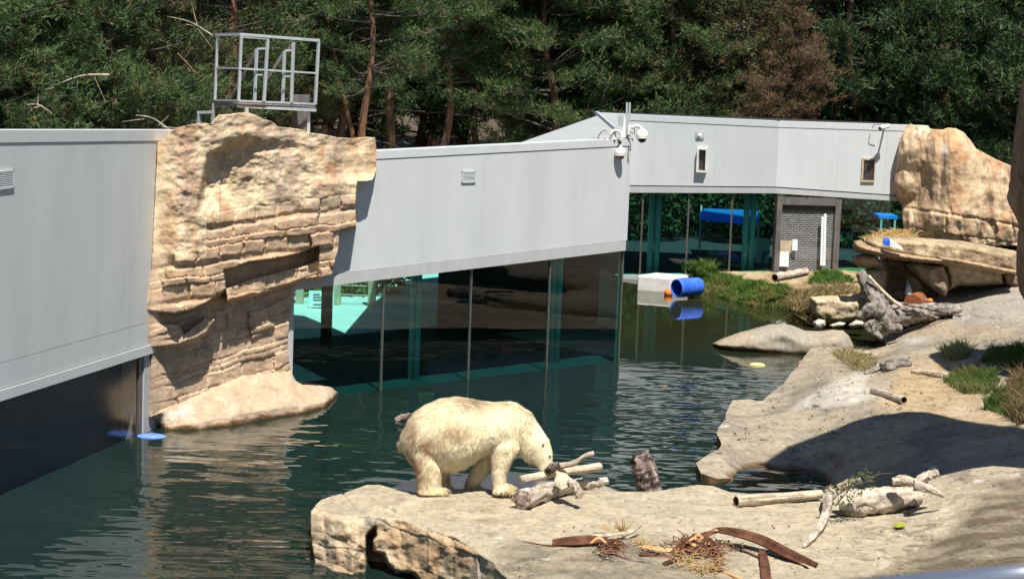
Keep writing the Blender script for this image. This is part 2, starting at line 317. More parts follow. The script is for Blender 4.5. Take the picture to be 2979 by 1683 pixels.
M['awning'] = pm('blue_canvas', (0.02, 0.27, 0.85), (0.03, 0.34, 0.92), 3, 0.7, trans=0.3)
M['orange'] = pm('orange_plastic', (0.75, 0.16, 0.03), (0.85, 0.22, 0.05), 4, 0.45)
M['rust'] = pm('brown_barrel', (0.16, 0.05, 0.02), (0.30, 0.11, 0.045), 14, 0.9, 0.01, 40)
M['yellow'] = pm('yellow_float', (0.66, 0.5, 0.16), (0.72, 0.58, 0.24), 4, 0.6)
M['leaf'] = pm('yellow_leaf', (0.34, 0.37, 0.04), (0.42, 0.44, 0.06), 8, 0.6, trans=0.3)
M['leafg'] = pm('green_leaf', (0.09, 0.12, 0.035), (0.18, 0.20, 0.07), 4, 0.6, trans=0.3)
M['ground'] = pm('forest_floor', (0.05, 0.035, 0.02), (0.11, 0.08, 0.05), 0.8, 0.95, 0.03, 4)
M['bed'] = pm('pond_bed', (0.05, 0.06, 0.04), (0.08, 0.09, 0.06), 0.8, 0.95)
M['sign'] = pm('white_board', (0.72, 0.74, 0.74), (0.78, 0.8, 0.8), 4, 0.6)
M['rail'] = pm('polished_rail', (0.62, 0.64, 0.68), (0.72, 0.74, 0.78), 3, 0.22, metal=0.9, spec=0.5)
for k_, c1_, c2_, ct_ in (('wood', (0.30, 0.235, 0.175), (0.60, 0.515, 0.41), (0.3, 0.62)), ('woodp', (0.44, 0.345, 0.235), (0.62, 0.52, 0.39), (0.3, 0.65)), ('woodg', (0.07, 0.06, 0.053), (0.36, 0.32, 0.27), (0.32, 0.62)), ('bark', (0.05, 0.04, 0.036), (0.42, 0.32, 0.27), (0.42, 0.6))):
    M[k_ + '_a'] = pm(k_ + '_grained', c1_, c2_, 5, 0.9, 0.012, 26, attr=True, spec=0.08, contrast=ct_, speck=(18, 0.35))
# ================================================================ ground, pond bed, water
def sheet(name, pts, m, label=None, kind='structure'):
    o = mk(name, pts, [tuple(range(len(pts)))], m); o['kind'] = kind; return o
sheet('ground', [(-700, -300, -1.6), (700, -300, -1.6), (700, 900, -1.6), (-700, 900, -1.6)], M['ground'])
sheet('pond_bed', [(-12, 18, -1.2), (16, 18, -1.2), (16, 68, -1.2), (-12, 68, -1.2)], M['bed'])
def water_mat():
    m = bpy.data.materials.new('pond_water'); m.use_nodes = True; n = m.node_tree; N = n.nodes; L = n.links; b = N['Principled BSDF']
    b.inputs['Roughness'].default_value = 0.03; b.inputs['IOR'].default_value = 1.33; b.inputs['Specular IOR Level'].default_value = 0.5
    ge = N.new('ShaderNodeNewGeometry')
    def dist(ax, off):
        d = N.new('ShaderNodeVectorMath'); d.operation = 'DOT_PRODUCT'; d.inputs[1].default_value = ax; L.new(ge.outputs['Position'], d.inputs[0])
        s = N.new('ShaderNodeMath'); s.operation = 'SUBTRACT'; s.inputs[1].default_value = off; L.new(d.outputs['Value'], s.inputs[0]); return s.outputs[0]
    def rng_(x, a, b_, c, d):
        r = N.new('ShaderNodeMapRange'); r.interpolation_type = 'SMOOTHSTEP'; L.new(x, r.inputs[0])
        for i, q in enumerate((a, b_, c, d)): r.inputs[i + 1].default_value = q
        return r.outputs[0]
    def mul(x, y):
        q = N.new('ShaderNodeMath'); q.operation = 'MULTIPLY'
        for i, a in enumerate((x, y)):
            if isinstance(a, (int, float)): q.inputs[i].default_value = a
            else: L.new(a, q.inputs[i])
        return q.outputs[0]
    def add(x, y):
        q = N.new('ShaderNodeMath'); L.new(x, q.inputs[0]); L.new(y, q.inputs[1]); return q.outputs[0]
    A = np.array([-3.61, 43.6]); nn = (0.6957, -0.7187, 0.0)
    dm = dist(nn, float(A @ np.array(nn[:2]))); nl = (0.974, -0.227, 0.0); dl = dist(nl, float(np.array([-8.27, 33.14]) @ np.array(nl[:2])))
    yy = dist((0, 1, 0), 0.0)
    st = mul(mul(rng_(dm, 1.0, 3.2, 0.12, 1.0), rng_(dl, 0.2, 1.6, 0.3, 1.0)), rng_(yy, 46, 58, 1.0, 0.22))
    # gusts: patches of rougher and smoother water
    def noise(sc, det, sx, sy, ro=0.5, w=0.0):
        mp = N.new('ShaderNodeMapping'); mp.inputs['Scale'].default_value = (sx, sy, 1); mp.inputs['Rotation'].default_value = (0, 0, w); L.new(ge.outputs['Position'], mp.inputs[0])
        q = N.new('ShaderNodeTexNoise'); q.inputs['Scale'].default_value = sc; q.inputs['Detail'].default_value = det; q.inputs['Roughness'].default_value = ro; L.new(mp.outputs[0], q.inputs['Vector']); return q
    gust = rng_(noise(0.22, 2, 1, 0.6).outputs[0], 0.35, 0.65, 0.6, 1.2)
    h = add(mul(noise(1.25, 2, 0.75, 1.15, 0.42, 0.15).outputs[0], 1.0), mul(noise(2.9, 1.0, 0.6, 1.2, 0.4, -0.12).outputs[0], 0.20))
    bp = N.new('ShaderNodeBump'); bp.inputs['Distance'].default_value = 0.072; L.new(mul(st, gust), bp.inputs['Strength']); L.new(h, bp.inputs['Height']); L.new(bp.outputs[0], b.inputs['Normal'])
    cr = N.new('ShaderNodeValToRGB'); cr.color_ramp.elements[0].color = (0.004, 0.0125, 0.0105, 1); cr.color_ramp.elements[1].color = (0.011, 0.024, 0.020, 1)
    # the shallow end by the reeds is browner than the deep end under the gallery
    sh = rng_(yy, 46, 57, 0, 1); mx = N.new('ShaderNodeMix'); mx.data_type = 'RGBA'; L.new(sh, mx.inputs[0]); L.new(noise(0.35, 3, 1, 1).outputs[0], cr.inputs[0]); L.new(cr.outputs[0], mx.inputs[6]); mx.inputs[7].default_value = (0.020, 0.022, 0.008, 1)
    L.new(mx.outputs[2], b.inputs['Base Color']); return m
M['water'] = water_mat()
w = sheet('water', [(-13.5, 10, 0), (14, 10, 0), (17, 40, 0), (13, 66.5, 0), (8.3, 65.95, 0), (3.55, 67.1, 0), (2.66, 49.72, 0), (-4.6, 42.68, 0), (-6.7, 39.9, 0), (-9.66, 27.14, 0)], M['water'])
# ================================================================ the gallery walls
Z3 = np.array([0, 0, 1.0])
class Plane:
    def __init__(s, A, B):
        s.A = np.array([A[0], A[1], 0.0]); d = np.array([B[0] - A[0], B[1] - A[1], 0.0]); s.len = np.linalg.norm(d); s.t = d / s.len; s.n = np.array([s.t[1], -s.t[0], 0.0])
    def p(s, a, z, off=0.0): return s.A + s.t * a + s.n * off + Z3 * z
    def at(s, u, v):
        q = pl(np.float64(u), np.float64(v), s.A, s.A + s.t); return float((q - s.A) @ s.t), float(q[2])
    def slab(s, mb, a0, a1, zb, zt, off, th):     # zb/zt: functions of a; front face at off, th thick
        f = [s.p(a0, zb(a0), off), s.p(a1, zb(a1), off), s.p(a1, zt(a1), off), s.p(a0, zt(a0), off)]
        return mb.hexa(f, [q - s.n * th for q in f])
def lin(a, za, b, zb): return lambda x: za + (zb - za) * (x - a) / (b - a)
def piece(pln, name, a0, a1, zb, zt, off, th, m, parent): return pln.slab(MB(), a0, a1, zb, zt, off, th).build(name, m, parent)
def const(c): return lambda x: c
LP = Plane((-8.27, 33.14), (-7.03, 38.47)); MP = Plane((-3.61, 43.6), (2.65, 49.66))
# --- left wall
lw = empty('gallery_wall', 'long grey panel wall with dark window strip at the left edge over the water', 'wall')
zt = lin(0, 5.98, 6.6, 5.74); zb = lin(0, 1.61, 5.8, 1.52); off = lambda f, d: (lambda x: f(x) + d)
cuts = [-6.0, LP.at(95, 600)[0] - 3.2, LP.at(95, 600)[0], LP.at(160, 600)[0] + 0.9, LP.at(357, 600)[0], 7.6]
for a, b_ in zip(cuts[:-1], cuts[1:]):
    piece(LP, 'wall_panel', a + 0.0015, b_ - 0.0015, off(zb, 0.62), off(zt, -0.21), 0.10, 0.16, M['wall'], lw)
    piece(LP, 'lower_panel', a + 0.0015, b_ - 0.0015, off(zb, 0.19), off(zb, 0.612), 0.10, 0.16, M['wall'], lw)
piece(LP, 'backing', -6.0, 7.6, off(zb, 0.1), off(zt, -0.05), 0.06, 0.10, M['dark'], lw)
piece(LP, 'coping', -6.0, 7.6, off(zt, -0.20), zt, 0.115, 0.42, M['trim'], lw)
piece(LP, 'fascia', -6.0, 7.6, zb, off(zb, 0.175), 0.13, 0.22, M['wall'], lw)
for a in (1.9,):
    piece(LP, 'window_pane', -1.6, 5.52, const(-0.7), off(zb, 0.02), 0.0, 0.03, M['glassd'], lw)
piece(LP, 'window_pane', -6.0, -1.62, const(-0.7), off(zb, 0.02), 0.0, 0.03, M['glassd'], lw)
piece(LP, 'window_post', 5.52, 5.68, const(-0.7), off(zb, 0.02), 0.03, 0.10, M['mullion'], lw)
piece(LP, 'end_pier', 5.69, 7.2, const(-0.7), off(zb, 0.3), 0.06, 0.5, M['fascia'], lw)
MB().hexa([LP.p(-6, -1.0, -0.4), LP.p(6.2, -1.0, -0.4), LP.p(6.2, 1.7, -0.4), LP.p(-6, 1.7, -0.4)], [LP.p(-6, -1.0, -0.5), LP.p(6.2, -1.0, -0.5), LP.p(6.2, 1.7, -0.5), LP.p(-6, 1.7, -0.5)]).build('inner_wall', M['panelb'], lw)
def vent(pln, u0, v0, u1, v1, offn, parent, nsl):
    a0, z1 = pln.at(u0, v0); a1, z0 = pln.at(u1, v1); mb = MB()
    r = empty('wall_vent')
    if parent: r.parent = parent
    fr = MB(); e = 0.035
    for q in ((a0, a1, z0, z0 + e), (a0, a1, z1 - e, z1), (a0, a0 + e, z0, z1), (a1 - e, a1, z0, z1)): pln.slab(fr, q[0], q[1], const(q[2]), const(q[3]), offn + 0.03, 0.03)
    fr.build('frame', M['trim'], r)
    piece(pln, 'backing', a0, a1, const(z0), const(z1), offn + 0.004, 0.003, M['bronze'], r)
    for k in range(nsl):
        zc = z0 + e + (z1 - z0 - 2 * e) * (k + 0.5) / nsl; h = (z1 - z0) / nsl * 0.30
        q = [pln.p(a0 + e, zc - h, offn + 0.03), pln.p(a1 - e, zc - h, offn + 0.03), pln.p(a1 - e, zc + h * 0.6, offn + 0.012), pln.p(a0 + e, zc + h * 0.6, offn + 0.012)]
        MB().hexa(q, [x - pln.n * 0.006 for x in q]).build('slat', M['trim'], r)
    return r
v1 = vent(LP, -45, 499, 21, 545, 0.10, None, 8); tag(v1, 'slatted vent grille on the left grey wall at the picture edge', 'vent', 'wall vents')
# --- middle wall
mw = empty('gallery_wall', 'bright grey panel wall above four tall tinted window panes in the middle', 'wall')
zt = lin(0.8, 5.22, 8.7, 5.42); zb = lin(-1.3, 2.36, 8.71, 2.72)
cuts = [-2.6] + [MP.at(u, 600)[0] for u in (1229, 1396, 1551, 1691)] + [8.76]
for a, b_ in zip(cuts[:-1], cuts[1:]): piece(MP, 'wall_panel', a + 0.0015, b_ - 0.0015, off(zb, 0.245), off(zt, -0.185), 0.08, 0.14, M['wall'], mw)
piece(MP, 'backing', -2.6, 8.72, off(zb, 0.1), off(zt, -0.05), 0.05, 0.10, M['dark'], mw)
piece(MP, 'coping', -2.6, 8.80, off(zt, -0.17), zt, 0.095, 0.38, M['trim'], mw)
piece(MP, 'fascia', -2.6, 8.70, zb, off(zb, 0.235), 0.10, 0.30, M['fascia'], mw)
ms_ = [MP.at(u, v)[0] for u, v in ((853, 900), (1115, 900), (1369, 900), (1597, 900), (1806, 900))]
for a, b_ in zip(ms_[:-1], ms_[1:]): piece(MP, 'window_pane', a + 0.02, b_ - 0.02, const(-0.8), off(zb, 0.03), -0.02, 0.03, M['glass'], mw)
for a in ms_[1:]: piece(MP, 'mullion', a - 0.018, a + 0.018, const(-0.8), off(zb, 0.02), 0.012, 0.06, M['mullion'], mw)
piece(MP, 'end_pier', ms_[0] - 0.55, ms_[0] - 0.02, const(-0.8), off(zb, 0.02), 0.05, 0.3, M['fascia'], mw)
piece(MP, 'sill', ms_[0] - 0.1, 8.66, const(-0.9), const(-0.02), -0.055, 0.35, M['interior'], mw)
tag(vent(MP, 1335, 497, 1374, 530, 0.08, None, 7), 'small square louvred vent on the middle grey wall', 'vent', 'wall vents')
# return side of the corner, running back to the rear wing
CP = Plane((2.63, 49.70), (3.55, 67.15))
rw = empty('gallery_side', 'dark panelled side of the gallery running back behind the wall corner', 'wall'); rw.parent = None
for k in range(5):
    a = 0.02 + k * 3.48; piece(CP, 'lower_panel', a + 0.03, a + 3.46, const(-0.8), const(2.7), -0.03, 0.03, M['interior'], rw); piece(CP, 'mullion', a - 0.02, a + 0.02, const(-0.8), const(2.72), 0, 0.08, M['mullion'], rw)
piece(CP, 'wall_panel', 0.05, 17.4, const(2.74), const(5.3), -0.02, 0.16, M['wall'], rw)
# --- flat roof over the gallery
rp = [(-2.9, 44.35), (2.45, 49.5), (3.45, 67.0), (2.75, 67.6), (-0.05, 47.3)]
rf = MB(); rz = [5.18, 5.36, 5.33, 5.33, 5.30]
rf.add([(x, y, z) for (x, y), z in zip(rp, rz)] + [(x, y, z - 0.25) for (x, y), z in zip(rp, rz)], [(0, 1, 2, 3, 4), (9, 8, 7, 6, 5)] + [(i, i + 5, (i + 1) % 5 + 5, (i + 1) % 5) for i in range(5)])
o = rf.build('gallery_roof', M['roof']); tag(o, 'pale flat roof wedge rising behind the middle wall coping', 'roof')
r2 = [(-3.1, 44.2), (0.0, 47.2), (2.75, 67.6), (2.75, 70.5), (-2.9, 63.0), (-3.55, 56.6), (-3.75, 51.3), (-5.1, 54.2), (-9.0, 56.5), (-9.5, 44.5), (-6.2, 42.6)]; n2 = len(r2)  # unseen roof, left edge notched to shape the sunlit patch on the plaza
o = MB().add([(x, y, 3.55) for x, y in r2] + [(x, y, 3.35) for x, y in r2], [tuple(range(n2)), tuple(range(n2, 2 * n2))[::-1]] + [(i, i + n2, (i + 1) % n2 + n2, (i + 1) % n2) for i in range(n2)]).build('lower_roof', M['roof']); tag(o, 'lower flat roof hidden behind the middle wall', 'roof')
# --- inside and behind the middle windows
o = sheet('plaza', [(-14, 41.5, -0.06), (-4.2, 43.3, -0.06), (2.6, 49.9, -0.06), (3.4, 67, -0.06), (2.8, 90, -0.06), (-30, 90, -0.06), (-30, 60, -0.06)], M['plaza'])
for u, v in ((1192, 1100), (1601, 1062)):
    q = MP.p(MP.at(u + 84, v)[0], 0, -0.85); mb = MB()
    for dx in (-0.065, 0.065): mb.tube([(q[0] + dx, q[1], -0.06), (q[0] + dx, q[1], 3.34)], 0.066, 14)
    o = mb.build('column', M['column'], None, True); tag(o, 'pale twin pipe column behind the %s middle window pane, foot in sunlight' % ('second' if u < 1300 else 'third'), 'column', 'gallery columns')
for u in (948,):
    q = pz(np.float64(u), 1010.0, -0.05); mb = MB().box((q[0], q[1], 1.75), (0.26, 0.26, 3.6)); o = mb.build('column', M['black']); tag(o, 'dark square post inside the leftmost window pane', 'column', 'gallery columns')
q_ = [MP.p(-2.4, -0.045, -0.04), MP.p(9.2, -0.045, -0.04), MP.p(9.6, -0.045, -7.0), MP.p(3.0, -0.045, -7.0), MP.p(1.2, -0.045, -1.9), MP.p(-2.8, -0.045, -1.9)]
sheet('dark_floor_sheet', q_, M['interior'])  # near-black sheet over the pale floor, painting shade where sun would strike
# dark back walls inside the gallery
mb = MB().hexa([(-1.9, 52.5, -0.05), (2.4, 56.5, -0.05), (2.4, 56.5, 3.3), (-1.9, 52.5, 3.3)], [(-1.9, 52.8, -0.05), (2.4, 56.8, -0.05), (2.4, 56.8, 3.3), (-1.9, 52.8, 3.3)])
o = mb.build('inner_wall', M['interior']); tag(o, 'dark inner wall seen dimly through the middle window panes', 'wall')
# things on the plaza seen through the leftmost pane
sg = empty('notice_board', 'white printed notice board on the sunny plaza, seen through the leftmost pane', 'sign')
def zpl(u, v, z=-0.06): return pz(np.float64(u), np.float64(v), z)
q0 = zpl(899, 900); q1 = zpl(972, 905); y = float(q0[1]) + 0.3
a = py(899., 845., y); b_ = py(972., 846., y); c = py(970., 893., y); d = py(897., 893., y)
MB().hexa([d, c, b_, a], [x + np.array([0, 0.04, 0]) for x in (d, c, b_, a)]).build('board', M['sign'], sg)
for k, (v0, wd) in enumerate(((855, 0.35), (863, 0.85), (871, 0.8), (884, 0.7))):
    for uu0, uu1 in ((905, 905 + 55 * wd),):
        z1 = [py(float(x), float(yv), y - 0.012) for x, yv in ((uu0 + 6, v0 + 2.5), (uu1 + 6, v0 + 2.7), (uu1 + 6, v0), (uu0 + 6, v0))]
        MB().hexa(z1, [x + np.array([0, 0.006, 0]) for x in z1]).build('text_line', M['black'], [c_ for c_ in bpy.data.objects if c_.parent == sg][0])
for uu in (902, 966):
    p = py(float(uu), 893., y + 0.03); MB().bar(p, (p[0], p[1], -0.06), 0.05).build('leg', M['sign'], sg)
fn = empty('wire_fence', 'wire fence with pale timber posts at the back of the sunny plaza', 'fence')
fy = 58.5
for uu in (872, 980, 1082):
    p = zpl(uu, 866); p = py(float(uu), 866., fy); MB().box((p[0], fy, 0.6), (0.22, 0.22, 1.5)).build('post', M['woodp'], fn)
for k in range(4):
    z = 0.25 + k * 0.26; MB().tube([(py(850., 866., fy)[0], fy, z), (py(1160., 866., fy)[0], fy, z)], 0.016, 5).build('rail', M['woodp'], fn)
# --- rear wing
BA = Plane((3.59, 67.2), (8.31, 66.03)); BB = Plane((8.31, 66.03), (12.5, 66.69))
bw = empty('gallery_wall', 'far grey panel wall with slot openings above a row of see-through windows', 'wall')
la, lb = BA.len, BB.len
ZT = 5.36; jA = lin(0, 3.02, la, 3.23); sA = lin(0, 2.82, la, 3.06); jB = lin(0, 3.23, lb, 3.05); sB = lin(0, 3.06, lb, 2.90)
for a, b_ in ((-1.0, 0.9), (0.9, 2.9), (2.9, la + 0.019)): piece(BA, 'wall_panel', a + 0.0015, b_ - 0.0015, off(jA, 0.04), const(ZT - 0.20), 0.09, 0.14, M['wall'], bw)
for a, b_ in ((-0.019, 2.0), (2.0, 3.6), (3.6, 4.95)): piece(BB, 'wall_panel', a + 0.0015, b_ - 0.0015, off(jB, 0.04), const(ZT - 0.20), 0.09, 0.14, M['wall'], bw)
for pln, L_, j, s_, a0 in ((BA, la, jA, sA, -1.0), (BB, lb, jB, sB, 0.0)):
    e = L_ if pln is BA else 4.97
    piece(pln, 'backing', a0, e, off(s_, 0.05), const(ZT - 0.05), 0.055, 0.12, M['dark'], bw)
    a0, e = (a0, e + 0.026) if pln is BA else (-0.026, e)
    piece(pln, 'coping', a0, e, const(ZT - 0.19), const(ZT), 0.105, 0.42, M['trim'], bw)
    piece(pln, 'fascia', a0, e, s_, j, 0.13, 0.25, M['fascia'], bw)
MB().add([(2.6, 67.4, 5.2), (8.3, 66.2, 5.2), (12.9, 66.95, 5.2), (12.9, 72.5, 5.2), (2.6, 73.0, 5.2)] + [(2.6, 67.4, 3.35), (8.3, 66.2, 3.35), (12.9, 66.95, 3.35), (12.9, 72.5, 3.35), (2.6, 73.0, 3.35)],
         [(0, 1, 2, 3, 4), (9, 8, 7, 6, 5)] + [(i, i + 5, (i + 1) % 5 + 5, (i + 1) % 5) for i in range(5)]).build('roof', M['interior'], bw)
gA = [BA.at(u, v)[0] for u, v in ((1815, 700), (1866, 690), (2000, 680), (2126, 680), (2245, 680))]; gz = lin(0, 0.12, la, 0.60)
for a, b_ in zip(gA[:-1], gA[1:]): piece(BA, 'window_pane', a + 0.02, b_ - 0.02, off(gz, -0.1), off(sA, 0.06), 0.0, 0.03, M['glassb'], bw)
for a in gA[:-1]: piece(BA, 'mullion', a - 0.025, a + 0.025, off(gz, -0.1), off(sA, 0.05), 0.03, 0.08, M['mullion'], bw)
piece(BA, 'plinth', -0.6, la - 0.02, const(-0.6), lin(0, 0.10, la, 0.50), 0.14, 0.5, M['fascia'], bw)
piece(BB, 'plinth', 0.02, 6.4, const(-0.6), const(0.55), 0.14, 0.5, M['fascia'], bw)
dB = [BB.at(u, v)[0] for u, v in ((2441, 680), (2625, 680))]
piece(BB, 'window_pane', dB[0] + 0.02, 5.0, const(0.5), off(sB, 0.06), 0.0, 0.03, M['glassb'], bw)
M['grille'] = pm('grille_metal', (0.36, 0.35, 0.34), (0.48, 0.47, 0.46), 6, 0.5, metal=0.2)
# roll-down grille door
gd = empty('grille_door', 'rolling metal grille door in a weathered frame under the far wall', 'door')
f0, f1 = BB.at(2252, 680)[0], BB.at(2438, 680)[0]; zt0, zb0 = 2.98, 0.46
piece(BB, 'post', f0, f0 + 0.17, const(zb0), const(zt0), 0.20, 0.3, M['bronze'], gd); piece(BB, 'post', f1 - 0.19, f1, const(zb0), const(zt0 - 0.06), 0.20, 0.3, M['bronze'], gd)
piece(BB, 'head', f0 + 0.172, f1 - 0.192, const(zt0 - 0.27), const(zt0 - 0.03), 0.19, 0.28, M['bronze'], gd)
piece(BB, 'roller_housing', f0 + 0.175, f1 - 0.195, const(zt0 - 0.50), const(zt0 - 0.275), 0.10, 0.15, M['black'], gd)
piece(BB, 'threshold', f0 + 0.175, f1 - 0.195, const(zb0), const(zb0 + 0.09), 0.17, 0.2, M['sign'], gd)
zz = np.linspace(zb0 + 0.13, zt0 - 0.53, 32)
for k, z in enumerate(zz):
    mb = BB.slab(MB(), f0 + 0.18, f1 - 0.20, const(z - 0.010), const(z + 0.010), 0.07, 0.02)
    for a in np.arange(f0 + 0.22 + (k % 2) * 0.09, f1 - 0.24, 0.18): BB.slab(mb, a, a + 0.012, const(z + 0.011), const(z + 0.062), 0.064, 0.008)
    mb.build('slat', M['grille'], gd)
def slot(u0, v0, u1, v1, lab, dep):
    a0, z1 = BB.at(u0, v0) if u0 > 2255 else BA.at(u0, v0); P_ = BB if u0 > 2255 else BA; a1, z0 = P_.at(u1, v1); r = empty('slot_window', lab, 'window', 'slot windows'); e = 0.055
    for q in ((a0, a1, z0, z0 + e), (a0, a1, z1 - e, z1), (a0, a0 + e, z0 + e, z1 - e), (a1 - e * 0.6, a1, z0 + e, z1 - e)): piece(P_, 'frame', q[0], q[1], const(q[2]), const(q[3]), 0.09 + dep, dep - 0.003, M['woodp'] if dep < 0.1 else M['white'], r)
    piece(P_, 'pane', a0 + e, a1 - e * 0.6, const(z0 + e), const(z1 - e), 0.10, 0.006, M['glassd'], r); piece(P_, 'recess', a0 + e, a1 - e * 0.6, const(z0 + e), const(z1 - e), 0.0935, 0.002, M['bronze'], r)
slot(2032, 429, 2057, 501, 'narrow slot window with a deep white frame on the far grey wall', 0.16)
slot(2505, 459, 2540, 529, 'slot window in a thin timber frame near the tan boulder', 0.06)
sp = empty('wall_speaker', 'small square grey speaker box on the far wall above the narrow slot', 'speaker')
a0, z1 = BA.at(2027, 383); a1, z0 = BA.at(2049, 404); piece(BA, 'box', a0, a1, const(z0), const(z1), 0.13, 0.037, M['fascia'], sp)
c = BA.p((a0 + a1) / 2, (z0 + z1) / 2, 0.14); MB().sph(c, 0.08, 14, 6, (1, 0.3, 1)).build('speaker_cone', M['white'], sp, True)
# behind the far windows
for k, (u, v) in enumerate(((1884, 793), (2163, 784))):
    q = BA.at(u, v)[0]; b0 = BA.p(q, 0.1, -0.9); mb = MB()
    for dx in (-0.11, 0.11): mb.tube([(b0[0] + dx, b0[1], 0.05), (b0[0] + dx, b0[1], 3.34)], 0.10, 14)
    o = mb.build('column', M['fascia'], None, True); tag(o, ('pale twin pipe column behind the leftmost far window, foot in sunlight', 'pale twin pipe column behind the far windows beside the blue awning')[k], 'column', 'gallery columns')
o = sheet('rear_floor', [(3.6, 67.6, 0.06), (8.3, 66.3, 0.06), (15, 67.3, 0.06), (22, 92, 0.06), (-2, 92, 0.06)], M['interior'])
aw = empty('awning', 'bright blue canvas awning seen through the far windows', 'awning'); yA = 74.5
pts = [(2046, 610), (2052, 606), (2200, 611), (2207, 618), (2209, 648), (2150, 641), (2046, 631)]
fr_ = [py(float(u), float(v), yA) for u, v in pts]; bk = [p + np.array([0, 1.6, -0.25]) for p in fr_]; n_ = len(fr_)
mk('canopy', fr_ + bk, [tuple(range(n_)), tuple(range(n_, 2 * n_))[::-1]] + [(i, i + n_, (i + 1) % n_ + n_, (i + 1) % n_) for i in range(n_)], M['awning'], aw)
p = py(2209., 612., yA - 0.1); MB().bar((p[0], yA - 0.1, 0.1), p, 0.06).build('post', M['column'], aw); p = py(2050., 631., yA); MB().bar((p[0], yA + 1.5, 0.1), (p[0], yA + 1.5, p[2] + 0.3), 0.06).build('post', M['column'], aw)
a2 = empty('awning', 'small blue market canopy on pale posts behind the far right window', 'awning')
p0 = py(2557., 628., 73.0); p1 = py(2613., 628., 73.0); MB().box(((p0[0] + p1[0]) / 2, 73.6, p0[2] - 0.04), (p1[0] - p0[0], 1.2, 0.11)).build('canopy', M['awning'], a2)
for q in (p0, p1): MB().bar((q[0] + (0.1 if q is p0 else -0.1), 73.05, 0.2), (q[0] + (0.1 if q is p0 else -0.1), 73.05, q[2] - 0.1), 0.07).build('post', M['column'], a2)
bd = empty('display_cabinet', 'pale green cabinet standing behind the far window by the grille door', 'cabinet')
p0 = py(2200., 765., 70.5); p1 = py(2240., 697., 70.5); MB().box(((p0[0] + p1[0]) / 2, 70.8, (p0[2] + p1[2]) / 2), (p1[0] - p0[0], 0.5, p1[2] - p0[2])).build('body', M['sign'], bd)
MB().tube([(p0[0] + 0.2, 70.4, p0[2]), (p0[0] + 0.25, 70.4, p0[2] + 0.35), (p0[0] + 0.45, 70.4, p0[2] + 0.42)], 0.03, 6).build('handrail', M['black'], bd)
tb = empty('picnic_table', 'pale picnic table with benches dimly seen through the far windows', 'table')
p0 = py(2064., 738., 71.5); p1 = py(2124., 740., 71.5); zc = (p0[2] + p1[2]) / 2; xc = (p0[0] + p1[0]) / 2; wd = p1[0] - p0[0]
MB().box((xc, 71.8, zc), (wd, 0.7, 0.05)).build('top', M['woodp'], tb); MB().box((xc + 0.3, 71.1, zc - 0.32), (wd, 0.25, 0.05)).build('bench', M['woodp'], tb); MB().box((xc + 0.3, 72.5, zc - 0.32), (wd, 0.25, 0.05)).build('bench', M['woodp'], tb)
for sx in (-1, 1): MB().bar((xc + sx * wd * 0.3, 71.8, 0.1), (xc + sx * wd * 0.3, 71.8, zc), 0.07).build('leg', M['woodp'], tb)
gp = empty('stone_pillar', 'white twin post standing against the grille door', 'post'); 
for u in (2389, 2397): 
    p = py(float(u), 772., 66.0); q = py(float(u) + 4, 622. + (2397 - u), 66.0); MB().bar((p[0], 66.0, p[2]), (q[0], 66.0, q[2]), 0.075).build('shaft', M['sign'], gp)
nb = empty('notice_board', 'white boards leaning against the lower left of the grille door', 'sign')
for (u0, v0, u1, v1) in ((2259, 700, 2268, 738), (2304, 697, 2321, 728), (2258, 733, 2296, 774), (2268, 700, 2304, 733)):
    p = py(float(u0), float(v1), 65.93); q = py(float(u1), float(v0), 65.93); MB().box(((p[0] + q[0]) / 2, 65.93 + (0.035 if u0 == 2268 else 0), (p[2] + q[2]) / 2), (abs(q[0] - p[0]), 0.03, q[2] - p[2])).build('board', M['woodp'] if u0 == 2268 else M['sign'], nb)
# ================================================================ carved rock between the walls
CL_OUT = [(458, 413), (480, 408), (489, 387), (511, 372), (544, 364), (585, 357), (616, 360), (623, 347), (637, 334), (667, 332), (695, 328), (722, 327), (744, 334), (766, 346), (791, 353), (810, 369), (841, 371), (874, 376), (901, 386), (942, 391), (984, 400), (1025, 402), (1066, 398), (1091, 400), (1095, 430), (1095, 496), (1085, 523), (1061, 528), (1039, 528), (1035, 567), (1034, 609), (1036, 664), (1025, 670), (986, 669), (986, 716), (975, 757), (966, 798), (939, 804), (914, 812), (880, 814), (853, 836), (846, 900), (840, 955), (837, 1010), (845, 1076), (861, 1107), (880, 1118), (930, 1120), (963, 1125), (982, 1140), (986, 1153), (950, 1190), (881, 1210), (812, 1220), (675, 1244), (572, 1257), (480, 1257), (436, 1240), (434, 1193), (441, 1022), (414, 1011), (415, 918), (431, 870), (441, 781), (445, 685), (451, 575), (458, 437)]
CL_BASE = [(400, 38.55), (640, 40.6), (850, 42.55), (1100, 44.15)]
A_LOW = [(640, 790), (650, 782), (683, 776), (724, 760), (790, 753), (851, 740), (929, 713), (935, 560)]          # lower lip of the upper mass
L2_TOP = [(655, 836), (722, 812), (777, 798), (840, 782), (889, 771), (922, 754), (932, 720)]
L2_BOT = [(620, 898), (628, 892), (675, 870), (744, 856), (812, 837), (878, 812), (970, 800)]
LM_LOW = [(430, 900), (463, 905), (510, 910), (565, 897), (620, 867), (660, 836)]
L3_TOP = [(405, 870), (455, 872), (469, 941), (518, 941), (535, 971), (565, 947), (592, 925), (617, 925)]
L3_BOT = [(405, 1012), (474, 1007), (524, 1002), (565, 988), (603, 966), (622, 935)]
